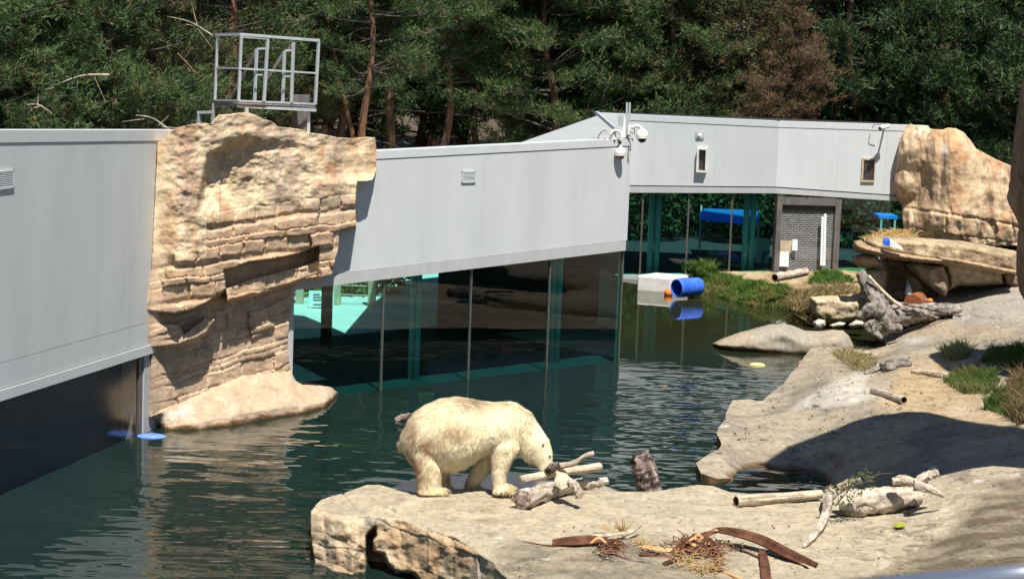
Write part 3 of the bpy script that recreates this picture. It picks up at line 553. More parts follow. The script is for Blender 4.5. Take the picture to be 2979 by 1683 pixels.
def bricks(U, V, slope, lay, bw_, seed, warp=7):
    P = np.stack([U / 60, V / 60, np.full(U.shape, seed * 1.7)], 1); w = V + slope * (U - 700) + warp * pn(P) + 3 * pn(P * 4)
    li = np.floor(w / lay + 0.35 * np.sin(w / lay * 2.1 + seed)); fr = np.modf(w / lay + 0.35 * np.sin(w / lay * 2.1 + seed) + 100)[0]
    bwid = bw_ * (0.6 + 0.9 * hsh(li, seed)); x = U + 400 * hsh(li + 3.3, seed) + 6 * pn(P * 3 + 9); bi = np.floor(x / bwid); fx = np.modf(x / bwid + 100)[0]
    r = hsh(li * 7.1 + bi * 3.7, seed); ex = np.minimum(np.minimum(fx, 1 - fx) * bwid, np.minimum(fr, 1 - fr) * lay)
    return r, ss(0, 4.5, ex), fr, li
def cliff_y(U, V):
    base = np.interp(U, *np.array(CL_BASE).T); d = np.zeros(U.shape)
    left = U < 650 + 0.12 * (V - 780)
    alow = np.where(left, np.interp(U, *np.array(LM_LOW).T), np.interp(U, *np.array(A_LOW).T))
    r, jt, fr, li = bricks(U, V, 0.13, 34, 95, 1); r2, jt2, fr2, _ = bricks(U, V, 0.30, 26, 120, 4)
    P = np.stack([U / 90, V / 90, U * 0 + 2.2], 1)
    up = 1 - ss(0, 6, V - alow); strat = ss(575, 620, V + 0.12 * (U - 800) + 10 * pn(P * 2) - np.where(U < 600, 115, 0))
    # upper mass
    du = 0.95 + 0.10 * ss(440, 560, V) * (U < 640)
    cav_l = np.interp(V, [400, 424, 449, 471, 529, 592, 640], [655, 645, 600, 596, 585, 572, 560])
    x = U - cav_l; cav = ss(-2, 20, x) * np.exp(-(np.maximum(x, 0) / 150) ** 2) * ss(395, 455, V + 0.03 * x) * (1 - ss(520, 640, V - 0.12 * x))
    crag = fbm(P * np.array([1.5, 2.0, 1]), 4); cr2 = fbm(np.stack([U / 26 + V / 50, V / 17 - U / 60, U * 0 + 5], 1), 3)
    du = du - 0.62 * cav + (1 - strat) * (0.07 * crag + 0.014 * cr2 * (0.4 + 4.5 * cav)) + strat * (0.17 * (r - 0.5) - 0.06 * (1 - jt) + 0.03 * crag - 0.03 * fr)
    du = du - 0.35 * ss(860, 1100, U) * (1 - ss(500, 540, V)) - 0.18 * ss(930, 1040, U)
    # second ledge, recess above it, lower column
    l2t = np.interp(U, *np.array(L2_TOP).T); l2b = np.interp(U, *np.array(L2_BOT).T); on2 = ss(-4, 4, V - l2t) * (1 - ss(-2, 6, V - l2b)) * (~left)
    on2r = (U > 929) * (V < 806)
    l3t = np.interp(U, *np.array(L3_TOP).T); l3b = np.interp(U, *np.array(L3_BOT).T); on3 = ss(-4, 4, V - l3t) * (1 - ss(-2, 6, V - l3b)) * (U < 625)
    low = 0.06 + 0.05 * (r2 - 0.5) * ss(880, 900, V) + 0.05 * (r2 - 0.5) - 0.035 * (1 - jt2) + 0.03 * crag + 0.012 * cr2 + 0.10 * inpoly(U, V, [(724, 908), (785, 889), (840, 860), (835, 900), (780, 930), (800, 950), (735, 985), (728, 950)])
    dl = low + on2 * (0.56 + 0.08 * r) + on3 * (0.62 + 0.12 * (r - 0.5)); dl = np.where((V < l2t) & (~left), 0.05 + 0.06 * crag, dl)
    d = np.where(on2r, du * (1 - 0.2 * ss(929, 1010, U)), up * du + (1 - up) * dl)
    d = d * (0.15 + 0.85 * ss(432, 545, U))
    y = base - d
    # foot of the rock spreading into the water
    vf = np.interp(U, [430, 600, 700, 845, 870, 990], [1215, 1135, 1095, 1078, 1090, 1100]); vw = np.interp(U, [434, 480, 572, 675, 812, 881, 950, 986], [1240, 1257, 1257, 1244, 1220, 1210, 1190, 1153])
    yw = pz(U, vw, np.full(U.shape, -0.05))[:, 1]; t = np.clip((V - vf) / np.maximum(vw - vf, 1), 0, 1)
    foot = V > vf; yb = np.where(U > 850, np.interp(U, [850, 900, 990], [42.47, 43.2, 44.4]), base - 0.08)
    prof = np.where(t < 0.75, 0.95 * (t / 0.75) ** 0.8, 0.95 + 0.05 * (t - 0.75) / 0.25)
    y = np.where(foot, yb + (yw - yb) * prof - 0.03 * crag * ss(0, 0.2, t) - 0.015 * cr2, y)
    return y
def cliff_col(U, V, P):
    n = fbm(P * np.array([1.3, 1.3, 0.5]), 4); n2 = fbm(P * np.array([2.6, 2.6, 0.25]) + 7, 3); n3 = fbm(P * 3.1 + 3, 3)
    c = np.array([0.72, 0.57, 0.385]) * np.ones((len(U), 1)); mix = lambda c, k, t: c + (np.array(k) - c) * np.clip(t, 0, 1)[:, None]
    strat = ss(585, 640, V + 0.1 * (U - 800) - np.where(U < 600, 130, 0)); r, jt, fr, _ = bricks(U, V, 0.13, 34, 95, 1)
    c = mix(c, (0.64, 0.43, 0.285), strat * (0.40 + 0.6 * r)); c = mix(c, (0.50, 0.37, 0.29), ss(0.1, 0.6, n2) * 0.6)
    c = mix(c, (0.58, 0.29, 0.13), ss(0.1, 0.55, n) * 0.42 * (1 - 0.4 * strat)); c = mix(c, (0.60, 0.27, 0.11), 0.8 * np.exp(-((U - 950) / 26) ** 2) * ss(395, 440, V) * (1 - ss(520, 590, V)) * ss(-0.3, 0.2, n3))
    c = mix(c, (0.30, 0.24, 0.21), 0.7 * np.exp(-((U - 815) / 24) ** 2) * (V < 600) * ss(-0.4, 0.3, n3)); c = mix(c, (0.42, 0.28, 0.22), 0.6 * np.exp(-((U - 535) / 30) ** 2) * (V < 640))
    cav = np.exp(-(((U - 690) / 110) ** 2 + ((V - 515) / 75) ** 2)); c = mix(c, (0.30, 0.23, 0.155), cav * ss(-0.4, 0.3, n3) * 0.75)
    lowc = ss(860, 930, V + 0.2 * (U - 640)); c = mix(c, (0.54, 0.41, 0.29), lowc * 0.8); c = mix(c, (0.40, 0.30, 0.22), lowc * ss(-0.1, 0.4, n3) * 0.6)
    vf = np.interp(U, [430, 600, 700, 845, 870, 990], [1215, 1135, 1095, 1078, 1090, 1100]); ft = ss(0, 25, V - vf); c = mix(c, (0.50, 0.385, 0.275), ft * 0.9); c = mix(c, (0.62, 0.57, 0.50), ft * np.exp(-(((U - 510) / 45) ** 2 + ((V - 1195) / 22) ** 2)))
    z = P[:, 2]; c = mix(c, (0.15, 0.075, 0.035), (1 - ss(0.03, 0.11, z + 0.05 * n3))); c = mix(c, (0.05, 0.05, 0.02), 1 - ss(-0.02, 0.05, z + 0.03 * n3))
    return c * (1 - 0.25 * (1 - jt) * strat * (1 - lowc))[:, None] * (1 - 0.35 * hair(P, np.array([1.6, 1.6, 2.4]), 0.035) * (1 - 0.6 * strat))[:, None]
def hair(P, sc, w_=0.03, seed=0):       # hairline cracks: thin lines where a slow noise crosses zero
    q = P * sc + seed; q = q + 0.35 * np.stack([pn(q * 3), pn(q * 3 + 11), pn(q * 3 + 23)], 1); return 1 - ss(0, w_, np.abs(pn(q)))
def back_ray(d):
    def f(P):
        D = P - CPOS; return CPOS + D * (1 + d / D[:, 1])[:, None]
    return f
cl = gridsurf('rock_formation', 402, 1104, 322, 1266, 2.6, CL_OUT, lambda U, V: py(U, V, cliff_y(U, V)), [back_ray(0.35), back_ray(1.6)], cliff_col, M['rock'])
tag(cl, 'tall layered sandy carved rock face between the left and middle walls', 'rock')
# ================================================================ tan boulders at the right end of the far wall
BO = [(2601, 526), (2609, 467), (2613, 430), (2620, 400), (2638, 365), (2650, 359), (2663, 367), (2695, 366), (2710, 375), (2742, 377), (2757, 371), (2781, 373), (2804, 385), (2824, 408), (2840, 432), (2898, 463), (2941, 481), (3040, 530), (3040, 730), (2953, 715), (2898, 715), (2840, 722), (2812, 720), (2742, 705), (2663, 692), (2632, 685), (2625, 640), (2624, 600), (2609, 575), (2603, 553)]
BUMP = [(2765, 480, 100, 130, 1.35), (2768, 600, 120, 160, 1.25), (2664, 440, 62, 84, 0.95), (2645, 530, 52, 62, 0.85), (2690, 640, 80, 80, 0.9), (2900, 600, 190, 180, 0.95)]
def boulder_y(U, V):
    acc = np.zeros(U.shape)
    for cx, cy, rx_, ry, h in BUMP:
        q = 1 - ((U - cx) / rx_) ** 2 - ((V - cy) / ry) ** 2; hq = h * np.sqrt(np.maximum(q, 0)); acc = acc + np.exp(9 * hq)
    acc = np.log(np.maximum(acc, 1) / len(BUMP) + 1 - 1 / len(BUMP)) / 9 + 0.10 * fbm(np.stack([U / 26, V / 120, U * 0 + 3], 1), 3)
    P = np.stack([U / 45, V / 45, U * 0 + 8.8], 1); n = fbm(P, 5); r, jt, fr, _ = bricks(U, V, -0.15, 36, 48, 9, 5); lo = ss(590, 640, V - 0.1 * (U - 2800))
    return np.interp(U, [2600, 2660, 2760, 3040], [66.45, 66.2, 65.7, 65.4]) - 0.8 * acc - 0.05 * n - lo * (0.08 * (r - 0.5) + 0.06 * jt)
def boulder_col(U, V, P):
    n = fbm(P * 0.9, 4); n2 = fbm(P * np.array([2.2, 2.2, 0.5]), 4); mix = lambda c, k, t: c + (np.array(k) - c) * np.clip(t, 0, 1)[:, None]
    c = np.array([0.64, 0.485, 0.315]) * np.ones((len(U), 1)); c = mix(c, (0.40, 0.255, 0.165), ss(0, 0.5, n2) * 0.75); c = mix(c, (0.55, 0.30, 0.15), ss(0, 0.5, n) * 0.6); c = mix(c, (0.22, 0.16, 0.11), ss(0.25, 0.6, fbm(P * 3, 3)) * 0.6)
    return mix(c, (0.66, 0.62, 0.54), np.exp(-(((U - 2748) / 10) ** 2 + ((V - 440) / 22) ** 2)) * 0.9 + np.exp(-(((U - 2676) / 7) ** 2 + ((V - 382) / 12) ** 2)) * 0.9)
o = gridsurf('boulder_formation', 2590, 3044, 352, 732, 3, BO, lambda U, V: py(U, V, boulder_y(U, V)), [back_ray(0.5), back_ray(2.5)], boulder_col, M['rock'])
tag(o, 'rounded tan boulder outcrop closing the right end of the far wall', 'rock')
def plain(c, c2=None, sc=2.0, wet_shade=None):
    def f(U, V, P):
        n = ss(-0.35, 0.45, fbm(P * sc, 4))[:, None]; k = np.array(c) * (1 - n) + np.array(c2 or c) * n
        if wet_shade is not None:
            t = (1 - ss(wet_shade[0], wet_shade[1], P[:, 2] + 0.04 * fbm(P * 5, 2)))[:, None]; k = k * (1 - t) + np.array((0.17, 0.075, 0.03)) * t
        return k
    return f
# rock at the right picture edge, turned away from the sun
CO = [(2979, 225), (2967, 272), (2950, 388), (2942, 466), (2938, 520), (2929, 573), (2934, 596), (2956, 635), (2964, 655), (2957, 722), (2956, 800), (2966, 851), (2984, 880), (3000, 1000), (3010, 1230), (3330, 1280), (3330, 60), (3100, 60)]
o = pebble('rock_pillar', CO, 44, 1.2, M['stone'], st=5, edge=160, namp=0.10, nsc=1.6, colf=plain((0.24, 0.17, 0.115), (0.34, 0.25, 0.17), 1.2), lean=lambda U, V: np.interp(U, [2925, 2985, 3080, 3330], [46.2, 44.2, 41.5, 41.5]) + 0 * V, backk=1.6)
tag(o, 'dark shaded rock pillar cut off by the right picture edge', 'rock')
# ================================================================ the right bank: concrete rockwork, sand
def field(ctrl, eps=120.0):
    A_ = np.array(ctrl, float); X = A_[:, :2] / eps; K = lambda a, b: np.sqrt(((a[:, None, :] - b[None]) ** 2).sum(-1) + 0.15)
    Wt = np.linalg.solve(K(X, X) + 1e-4 * np.eye(len(X)), A_[:, 2] - A_[:, 2].mean()); mean = A_[:, 2].mean()
    def f(U, V):
        o_ = np.zeros(len(U)); Q = np.stack([U, V], 1) / eps
        for i in range(0, len(U), 20000): o_[i:i + 20000] = K(Q[i:i + 20000], X) @ Wt
        return o_ + mean
    return f
BK_OUT = [(2039, 1376), (2024, 1345), (2060, 1320), (2090, 1306), (2100, 1290), (2085, 1262), (2090, 1242), (2112, 1216), (2109, 1205), (2131, 1163), (2180, 1160), (2214, 1168), (2246, 1140), (2280, 1114), (2300, 1085), (2321, 1064), (2340, 1035), (2362, 1010), (2400, 1004), (2482, 1016), (2535, 1016), (2560, 1010), (2590, 1003), (2566, 990), (2600, 970), (2650, 950), (2700, 935), (2780, 925), (2760, 905), (2740, 888), (2700, 880), (2560, 882), (2560, 868), (2700, 866), (2830, 835), (2960, 800), (3300, 740), (3900, 720), (3900, 1500), (2400, 1500), (2130, 1440), (2115, 1405), (2136, 1388), (2090, 1392)]
bz = field([(2039, 1376, .17), (2024, 1345, .17), (2090, 1306, .24), (2085, 1262, .22), (2109, 1205, .24), (2131, 1163, .25), (2214, 1168, .18), (2280, 1114, .17), (2321, 1064, .17), (2362, 1010, .16), (2482, 1016, .14), (2535, 1016, .05), (2590, 1003, .08), (2580, 985, .12), (2650, 955, .35), (2700, 935, .5), (2780, 925, .7), (2720, 885, .8), (2560, 872, .75), (2830, 835, 1.05), (2960, 800, 1.3), (3300, 740, 1.7), (3900, 720, 1.9), (3900, 1100, 1.9), (3900, 1500, 1.7), (3300, 1100, 1.7), (2979, 1000, 1.25), (2979, 1100, 1.25), (2979, 1240, 1.25), (2979, 1330, 1.1), (3300, 1500, 1.5), (2400, 1500, -.1), (2120, 1400, .02), (2200, 1370, -.04), (2260, 1410, -.1), (2330, 1350, .05), (2380, 1420, -.1), (2450, 1310, .35), (2550, 1270, .62), (2690, 1200, .92), (2700, 1330, .8), (2500, 1400, .25), (2850, 1400, .9), (2200, 1280, .3), (2260, 1240, .38), (2360, 1180, .5), (2450, 1110, .72), (2560, 1150, .85), (2400, 1060, .4), (2560, 1080, .6), (2600, 1040, .45), (2700, 1060, .8), (2700, 1130, .92), (2850, 1060, 1.1), (2850, 1160, 1.1), (2700, 1000, .55), (2850, 960, .95), (2850, 890, 1.0)])
def bank_pos(U, V):
    z = bz(U, V); P = pz(U, V, z); n = fbm(P * 0.8, 5); n2 = fbm(P * np.array([1.2, 1.2, 1]) + 5, 3, True)
    terr = 0.012 * np.tanh(4 * np.sin(z * 22 + 3 * n)) * ss(0.1, 0.5, z) * ss(2080, 2200, U) * (1 - ss(2350, 2500, U))
    for pts in ([(2060, 1318), (2110, 1322), (2160, 1345), (2230, 1350)], [(2112, 1214), (2165, 1232), (2230, 1240), (2300, 1232)], [(2214, 1168), (2280, 1186), (2350, 1192), (2420, 1196)], [(2090, 1262), (2150, 1275), (2230, 1282)], [(2300, 1085), (2370, 1095), (2440, 1080), (2520, 1070)], [(2036, 1360), (2080, 1362), (2120, 1378)], [(2640, 960), (2720, 985), (2850, 990), (3000, 1000)], [(2740, 900), (2850, 925), (3000, 935)], [(2430, 1195), (2560, 1182), (2690, 1196)]):
        dd = np.full(U.shape, 1e9)
        for (a, b), (c, d) in zip(pts[:-1], pts[1:]):
            L_ = (c - a) ** 2 + (d - b) ** 2; t = ((U - a) * (c - a) + (V - b) * (d - b)) / L_; t = np.clip(t, 0, 1); dd = np.minimum(dd, np.hypot(U - a - t * (c - a), 1.6 * (V - b - t * (d - b)) + 6 * pn(np.stack([U / 25, V / 25, U * 0 + 1], 1))))
        z = z - 0.028 * (1 - ss(0, 9, dd)) * ss(-0.35, 0.15, n)
    return pz(U, V, z + 0.035 * n + terr - 0.03 * n2 * ss(2050, 2200, 2400 - U + 2000))
def bank_col(U, V, P):
    n = fbm(P * 0.55, 5); n2 = fbm(P * np.array([0.5, 1.6, 1.0]) + 9, 4); n3 = fbm(P * 2.2 + 4, 3); mix = lambda c, k, t: c + (np.array(k) - c) * np.clip(t, 0, 1)[:, None]
    c = np.array([0.37, 0.31, 0.225]) * np.ones((len(U), 1)); c = mix(c, (0.26, 0.225, 0.18), ss(-0.05, 0.45, n2) * 0.8); c = mix(c, (0.20, 0.165, 0.125), ss(0.06, 0.4, n) * 0.75)
    sand = inpoly(U, V, [(2600, 1075), (2640, 1045), (2760, 1040), (2860, 1080), (2860, 1180), (2979, 1210), (3100, 1240), (2800, 1215), (2690, 1195), (2560, 1180), (2590, 1120)]); ds = np.where(sand, dpoly(U, V, [(2600, 1075), (2640, 1045), (2760, 1040), (2860, 1080), (2860, 1180), (2979, 1210), (3100, 1240), (2800, 1215), (2690, 1195), (2560, 1180), (2590, 1120)]), 0)
    sd = np.where(sand, ds, -dpoly(U, V, [(2600, 1075), (2640, 1045), (2760, 1040), (2860, 1080), (2860, 1180), (2979, 1210), (3100, 1240), (2800, 1215), (2690, 1195), (2560, 1180), (2590, 1120)])); c = mix(c, (0.43, 0.315, 0.185), ss(-22, 22, sd + 26 * n) * 0.9); c = mix(c, (0.30, 0.21, 0.115), ss(0, 16, ds) * ss(0.1, 0.5, n3) * 0.6)
    wp = [(2270, 1205), (2330, 1160), (2420, 1100), (2500, 1072), (2560, 1080), (2530, 1110), (2590, 1165), (2540, 1168), (2400, 1195)]; wd_ = np.where(inpoly(U, V, wp), dpoly(U, V, wp), 0); c = mix(c, (0.50, 0.46, 0.39), ss(0, 22, wd_ + 10 * n) * 0.85)
    tp = [(2690, 935), (2760, 928), (2900, 940), (2979, 985), (2700, 985), (2570, 1000)]; c = mix(c, (0.40, 0.30, 0.20), np.where(inpoly(U, V, tp), ss(0, 12, dpoly(U, V, tp)) * 0.6, 0)); wp2 = np.exp(-(((U - 2660) / 40) ** 2 + ((V - 990) / 9) ** 2)); c = mix(c, (0.48, 0.46, 0.42), wp2 * 0.9)
    c = mix(c, (0.38, 0.345, 0.285), ss(2740, 2800, U) * (1 - ss(925, 960, V)) * 0.8)
    z = P[:, 2]; c = mix(c, (0.13, 0.075, 0.035), (1 - ss(0.0, 0.07, z + 0.03 * n3)) * (U < 2600)); c = c * (1 - 0.38 * hair(P, np.array([.55, .9, 1.0]), 0.022, 4) * ss(-.3, .2, n2))[:, None] * (1 - 0.30 * ss(.28, .5, pn(P * 7.0)))[:, None]; return mix(c, (.6, .58, .54), ss(.62, .75, pn(P * 3.3 + 40)) * .7)
def down(dz, pull=0.0):
    def f(P):
        Q = P.copy(); D = P - CPOS; Q = Q + D / np.linalg.norm(D[:, :2], axis=1)[:, None] * pull * np.array([1, 1, 0]); Q[:, 2] = np.minimum(P[:, 2] - 0.02, 0) - dz; return Q
    return f
o = gridsurf('bank', 2016, 3904, 716, 1504, 5, BK_OUT, bank_pos, [down(0.5)], bank_col, M['shore'], stv=3.5, skcol=(0.17, 0.10, 0.05)); o['kind'] = 'structure'
# low reedy bank in front of the far windows
FB = [(1900, 808), (1960, 800), (1995, 806), (2050, 842), (2110, 862), (2160, 880), (2215, 890), (2300, 893), (2330, 890), (2350, 868), (2540, 868), (2640, 868), (2640, 760), (2520, 776), (2240, 786), (2000, 792), (1900, 800)]
fz = field([(1900, 805, .05), (1995, 806, .05), (2050, 842, .03), (2110, 862, .03), (2215, 890, .03), (2300, 893, .04), (2350, 868, .25), (2540, 868, .7), (2640, 868, .9), (2640, 760, .9), (2520, 776, .6), (2240, 790, .52), (2000, 790, .3), (2100, 815, .3), (2250, 830, .45), (2400, 830, .55), (2200, 860, .22)])
o = gridsurf('reed_bank', 1896, 2644, 756, 896, 4, FB, lambda U, V: pz(U, V, fz(U, V) + 0.03 * pn(np.stack([U / 20, V / 9, U * 0], 1))), [down(0.6)], plain((0.42, 0.325, 0.19), (0.24, 0.16, 0.075), 0.8, wet_shade=(0.10, 0.22)), M['shore'], stv=3, skcol=(0.10, 0.07, 0.04)); o['kind'] = 'structure'
# ================================================================ foreground rock
FG_TOP = [(905, 1485), (918, 1468), (933, 1453), (960, 1443), (999, 1433), (1030, 1422), (1066, 1409), (1106, 1409), (1149, 1421), (1209, 1431), (1260, 1436), (1300, 1429), (1355, 1419), (1387, 1415), (1434, 1424), (1500, 1428), (1600, 1424), (1700, 1421), (1787, 1429), (1902, 1429), (1988, 1415), (2028, 1409), (2074, 1412), (2120, 1429), (2178, 1435), (2384, 1427), (2560, 1420), (2648, 1412), (2734, 1383), (2820, 1363), (2889, 1354), (2970, 1360), (3250, 1385), (3900, 1410)]
FG = FG_TOP + [(3900, 1880), (1000, 1880), (960, 1760), (932, 1690), (912, 1610), (905, 1550)]
gz_ = field([(905, 1485, .68), (933, 1455, .74), (1066, 1409, .86), (1150, 1421, .86), (1250, 1437, .88), (1387, 1415, .9), (1480, 1425, .9), (1700, 1421, .86), (1902, 1429, .86), (2028, 1409, .93), (2180, 1435, .86), (2384, 1427, .9), (2648, 1412, 1.02), (2734, 1383, 1.18), (2889, 1354, 1.36), (3250, 1390, 1.45), (3900, 1410, 1.6), (3900, 1880, 1.5), (3250, 1880, 1.3), (2979, 1500, 1.3), (2700, 1500, 1.02), (2500, 1560, .92), (2300, 1520, .88), (2000, 1540, .88), (1700, 1520, .88), (1450, 1500, .87), (1250, 1480, .84), (1100, 1480, .80), (1000, 1470, .76), (1450, 1640, .78), (1600, 1683, .82), (1900, 1683, .86), (2400, 1683, .95), (2979, 1683, 1.28), (2000, 1880, .8), (1500, 1880, .6)], 150)
FE = [(895, 1470), (935, 1478), (985, 1492), (1040, 1500), (1100, 1502), (1180, 1512), (1250, 1541), (1320, 1562), (1380, 1592), (1440, 1642), (1490, 1695), (1540, 1770), (1600, 1900), (3950, 2600)]
CAV = [(1056, 1575), (1066, 1548), (1084, 1530), (1096, 1526), (1100, 1556), (1090, 1572), (1093, 1598), (1121, 1605), (1133, 1633), (1156, 1663), (1203, 1659), (1226, 1683), (1260, 1760), (1064, 1760), (1058, 1605), (1061, 1563)]
def fg_pos(U, V):
    e = np.interp(U, *np.array(FE).T) + 5 * pn(np.stack([U / 30, V / 40, U * 0 + 4], 1)); zt_ = gz_(U, V)
    P = pz(U, V, zt_); n = fbm(P * 1.0, 5); n2 = fbm(P * 3.5 + 2, 4)
    crest = np.interp(U, *np.array(FG_TOP).T); k = ss(0, 12, V - crest)
    top = pz(U, V, zt_ + (0.028 * n + 0.014 * n2 - 0.012 * hair(P, np.array([.8, 1.1, 1.0]), 0.03, 9)) * k)
    # cracks on the flat top
    def crack(pts, w):
        dd = np.full(U.shape, 1e9)
        for (a, b), (c, d) in zip(pts[:-1], pts[1:]):
            L_ = (c - a) ** 2 + (d - b) ** 2; t = np.clip(((U - a) * (c - a) + (V - b) * (d - b)) / L_, 0, 1); dd = np.minimum(dd, np.hypot(U - a - t * (c - a), V - b - t * (d - b)))
        return 1 - ss(0, w, dd)
    ze = gz_(U, e); ye = pz(U, e, ze)[:, 1]; lobe = 1 - ss(1030, 1064, U + 0.12 * (V - 1560))
    f = np.maximum(V - e, 0); r, jt, fr, _ = bricks(U, V, -0.35, 58, 75, 21, 12); Pn = np.stack([U / 42, V / 42, U * 0 + 3], 1); cn = fbm(Pn * 0.55, 4); c3 = fbm(np.stack([U / 15, V / 11, U * 0 + 6], 1), 3)
    yf = ye - 0.0022 * f - 0.05 * ss(0, 40, f) + (1 - lobe) * 0.0010 * f - (0.08 * cn + 0.010 * c3 + 0.10 * (r - 0.5) * (1 - lobe) + 0.02 * jt) * ss(0, 20, f)
    cv = np.where(inpoly(U, V, CAV), dpoly(U, V, CAV), 0); yf = yf + 0.75 * ss(0, 14, cv) - 0.10 * lobe * ss(0, 25, f)
    F_ = py(U, V, yf); cz = 0.03 * crack([(999, 1433), (1012, 1456), (1028, 1474), (1050, 1487)], 5) + 0.015 * crack([(1120, 1490), (1180, 1505), (1230, 1530), (1260, 1548), (1310, 1553), (1335, 1557), (1390, 1580), (1430, 1605), (1450, 1625)], 3.5) + 0.012 * crack([(2979, 1410), (2880, 1445), (2760, 1500), (2690, 1560), (2640, 1660)], 4)
    top[:, 2] -= cz; ld_ = crack([(925, 1591), (1000, 1594), (1050, 1603)], 3); F_[:, 1] += 0.03 * ld_
    return np.where((V < e)[:, None], top, F_)
def fg_col(U, V, P):
    n = fbm(P * 0.9, 5); n2 = fbm(P * np.array([1.3, 2.6, 1.0]) + 11, 4); n3 = fbm(P * 4 + 4, 3); mix = lambda c, k, t: c + (np.array(k) - c) * np.clip(t, 0, 1)[:, None]
    e = np.interp(U, *np.array(FE).T); c = np.array([0.395, 0.335, 0.235]) * np.ones((len(U), 1)); c = mix(c, (0.45, 0.385, 0.275), ss(-0.2, 0.4, n2) * 0.7)
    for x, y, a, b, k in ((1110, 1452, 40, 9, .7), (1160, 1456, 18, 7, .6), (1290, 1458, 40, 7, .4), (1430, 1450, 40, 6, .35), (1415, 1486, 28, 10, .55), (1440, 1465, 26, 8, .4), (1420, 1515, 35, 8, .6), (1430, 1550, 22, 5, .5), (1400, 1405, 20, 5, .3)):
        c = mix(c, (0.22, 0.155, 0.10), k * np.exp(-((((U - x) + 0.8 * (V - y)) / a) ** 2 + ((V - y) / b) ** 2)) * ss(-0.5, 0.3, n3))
    # damp stains low down and on the mound at the right
    d1 = ss(1555, 1600, V + 26 * n) * ss(1400, 1500, U) * (1 - ss(2000, 2250, U)); c = mix(c, (0.215, 0.18, 0.13), d1 * (0.55 + 0.5 * ss(-0.3, 0.2, n2)))
    d2 = ss(0, 70, (U - 2600) * 0.75 + (V - 1610) + 60 * n) ; c = mix(c, (0.13, 0.10, 0.068), d2 * (0.6 + 0.4 * ss(-0.25, 0.25, n2))); d3 = ss(2440, 2560, U) * (1 - d2) * ss(0.0, 0.35, n3) * ss(1500, 1530, V); c = mix(c, (0.20, 0.155, 0.105), d3 * 0.8)
    d4 = ss(2700, 2800, U) * (1 - ss(1430, 1470, V)) * ss(-0.05, 0.3, n2); c = mix(c, (0.21, 0.17, 0.13), d4 * 0.75)
    face = ss(-4, 10, V - e); r, jt, fr, _ = bricks(U, V, -0.35, 58, 75, 21, 12); c = mix(c, (0.52, 0.405, 0.265), face * 0.8); c = mix(c, (0.40, 0.36, 0.28), face * ss(-0.1, 0.4, n2) * (U > 1060) * 0.8); c = mix(c, (0.50, 0.30, 0.15), face * ss(0.2, 0.6, r) * ss(-0.1, 0.4, n) * 0.7); c = mix(c, (0.33, 0.225, 0.15), face * ss(1600, 1640, V + 20 * n3) * (U < 1080) * 0.7)
    c = mix(c, (.62, .6, .55), ss(.60, .72, pn(P * 4.5 + 12)) * .5 * (1 - face)); return c * (1 - 0.25 * face * (1 - jt) * (U > 1060))[:, None] * (1 - 0.36 * hair(P, np.array([.8, 1.1, 1.0]), 0.02, 9) * ss(-.2, .25, n2))[:, None] * (1 - 0.25 * ss(.3, .5, pn(P * 9.0)) * (1 - .5 * face))[:, None]
def fg_sk1(P): Q = P.copy(); D = (P - CPOS); D /= np.linalg.norm(D[:, :2], axis=1)[:, None]; Q += D * np.array([1, 1, 0]) * 0.7; Q[:, 2] = P[:, 2] - 0.22; return Q
def fg_sk2(P): Q = fg_sk1(P); D = (P - CPOS); D /= np.linalg.norm(D[:, :2], axis=1)[:, None]; Q += D * np.array([1, 1, 0]) * 0.5; Q[:, 2] = -1.0; return Q
fo = gridsurf('foreground_rock', 896, 3904, 1350, 1884, 3.6, FG, fg_pos, [fg_sk1, fg_sk2], fg_col, M['shore'], stv=3.2); fo['kind'] = 'structure'
M['wet_shade'] = pm('shaded_shelf_rock', (0.8, 0.8, 0.8), (1.1, 1.1, 1.1), 4, 0.35, 0.01, 12, attr=True, spec=0.4)
# lower shelf behind the crest; bear's shadow painted dark into its left part
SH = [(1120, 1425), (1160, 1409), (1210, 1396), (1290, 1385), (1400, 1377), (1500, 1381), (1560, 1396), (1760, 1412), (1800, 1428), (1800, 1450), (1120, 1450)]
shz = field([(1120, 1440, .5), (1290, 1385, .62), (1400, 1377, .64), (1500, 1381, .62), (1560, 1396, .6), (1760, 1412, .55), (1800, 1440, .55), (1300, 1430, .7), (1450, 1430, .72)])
o = gridsurf('rock_shelf', 1116, 1804, 1372, 1454, 4, SH, lambda U, V: pz(U, V, shz(U, V)), [down(1.0, 0.3)], lambda U, V, P: np.array([0.05, 0.05, 0.06]) + (np.array([0.33, 0.285, 0.21]) - np.array([0.05, 0.05, 0.06])) * ss(1545, 1600, U)[:, None], M['wet_shade'], stv=3); o['kind'] = 'structure'
o = pebble('boulder', [(905, 1484), (925, 1470), (960, 1480), (960, 1600), (930, 1590), (908, 1550), (900, 1520)], 31.2, 0.35, M['stone'], st=4, namp=0.05, nsc=3, colf=plain((0.40, 0.31, 0.2), (0.5, 0.4, 0.27))); tag(o, 'small boulder peeping out behind the left end of the foreground rock', 'rock')
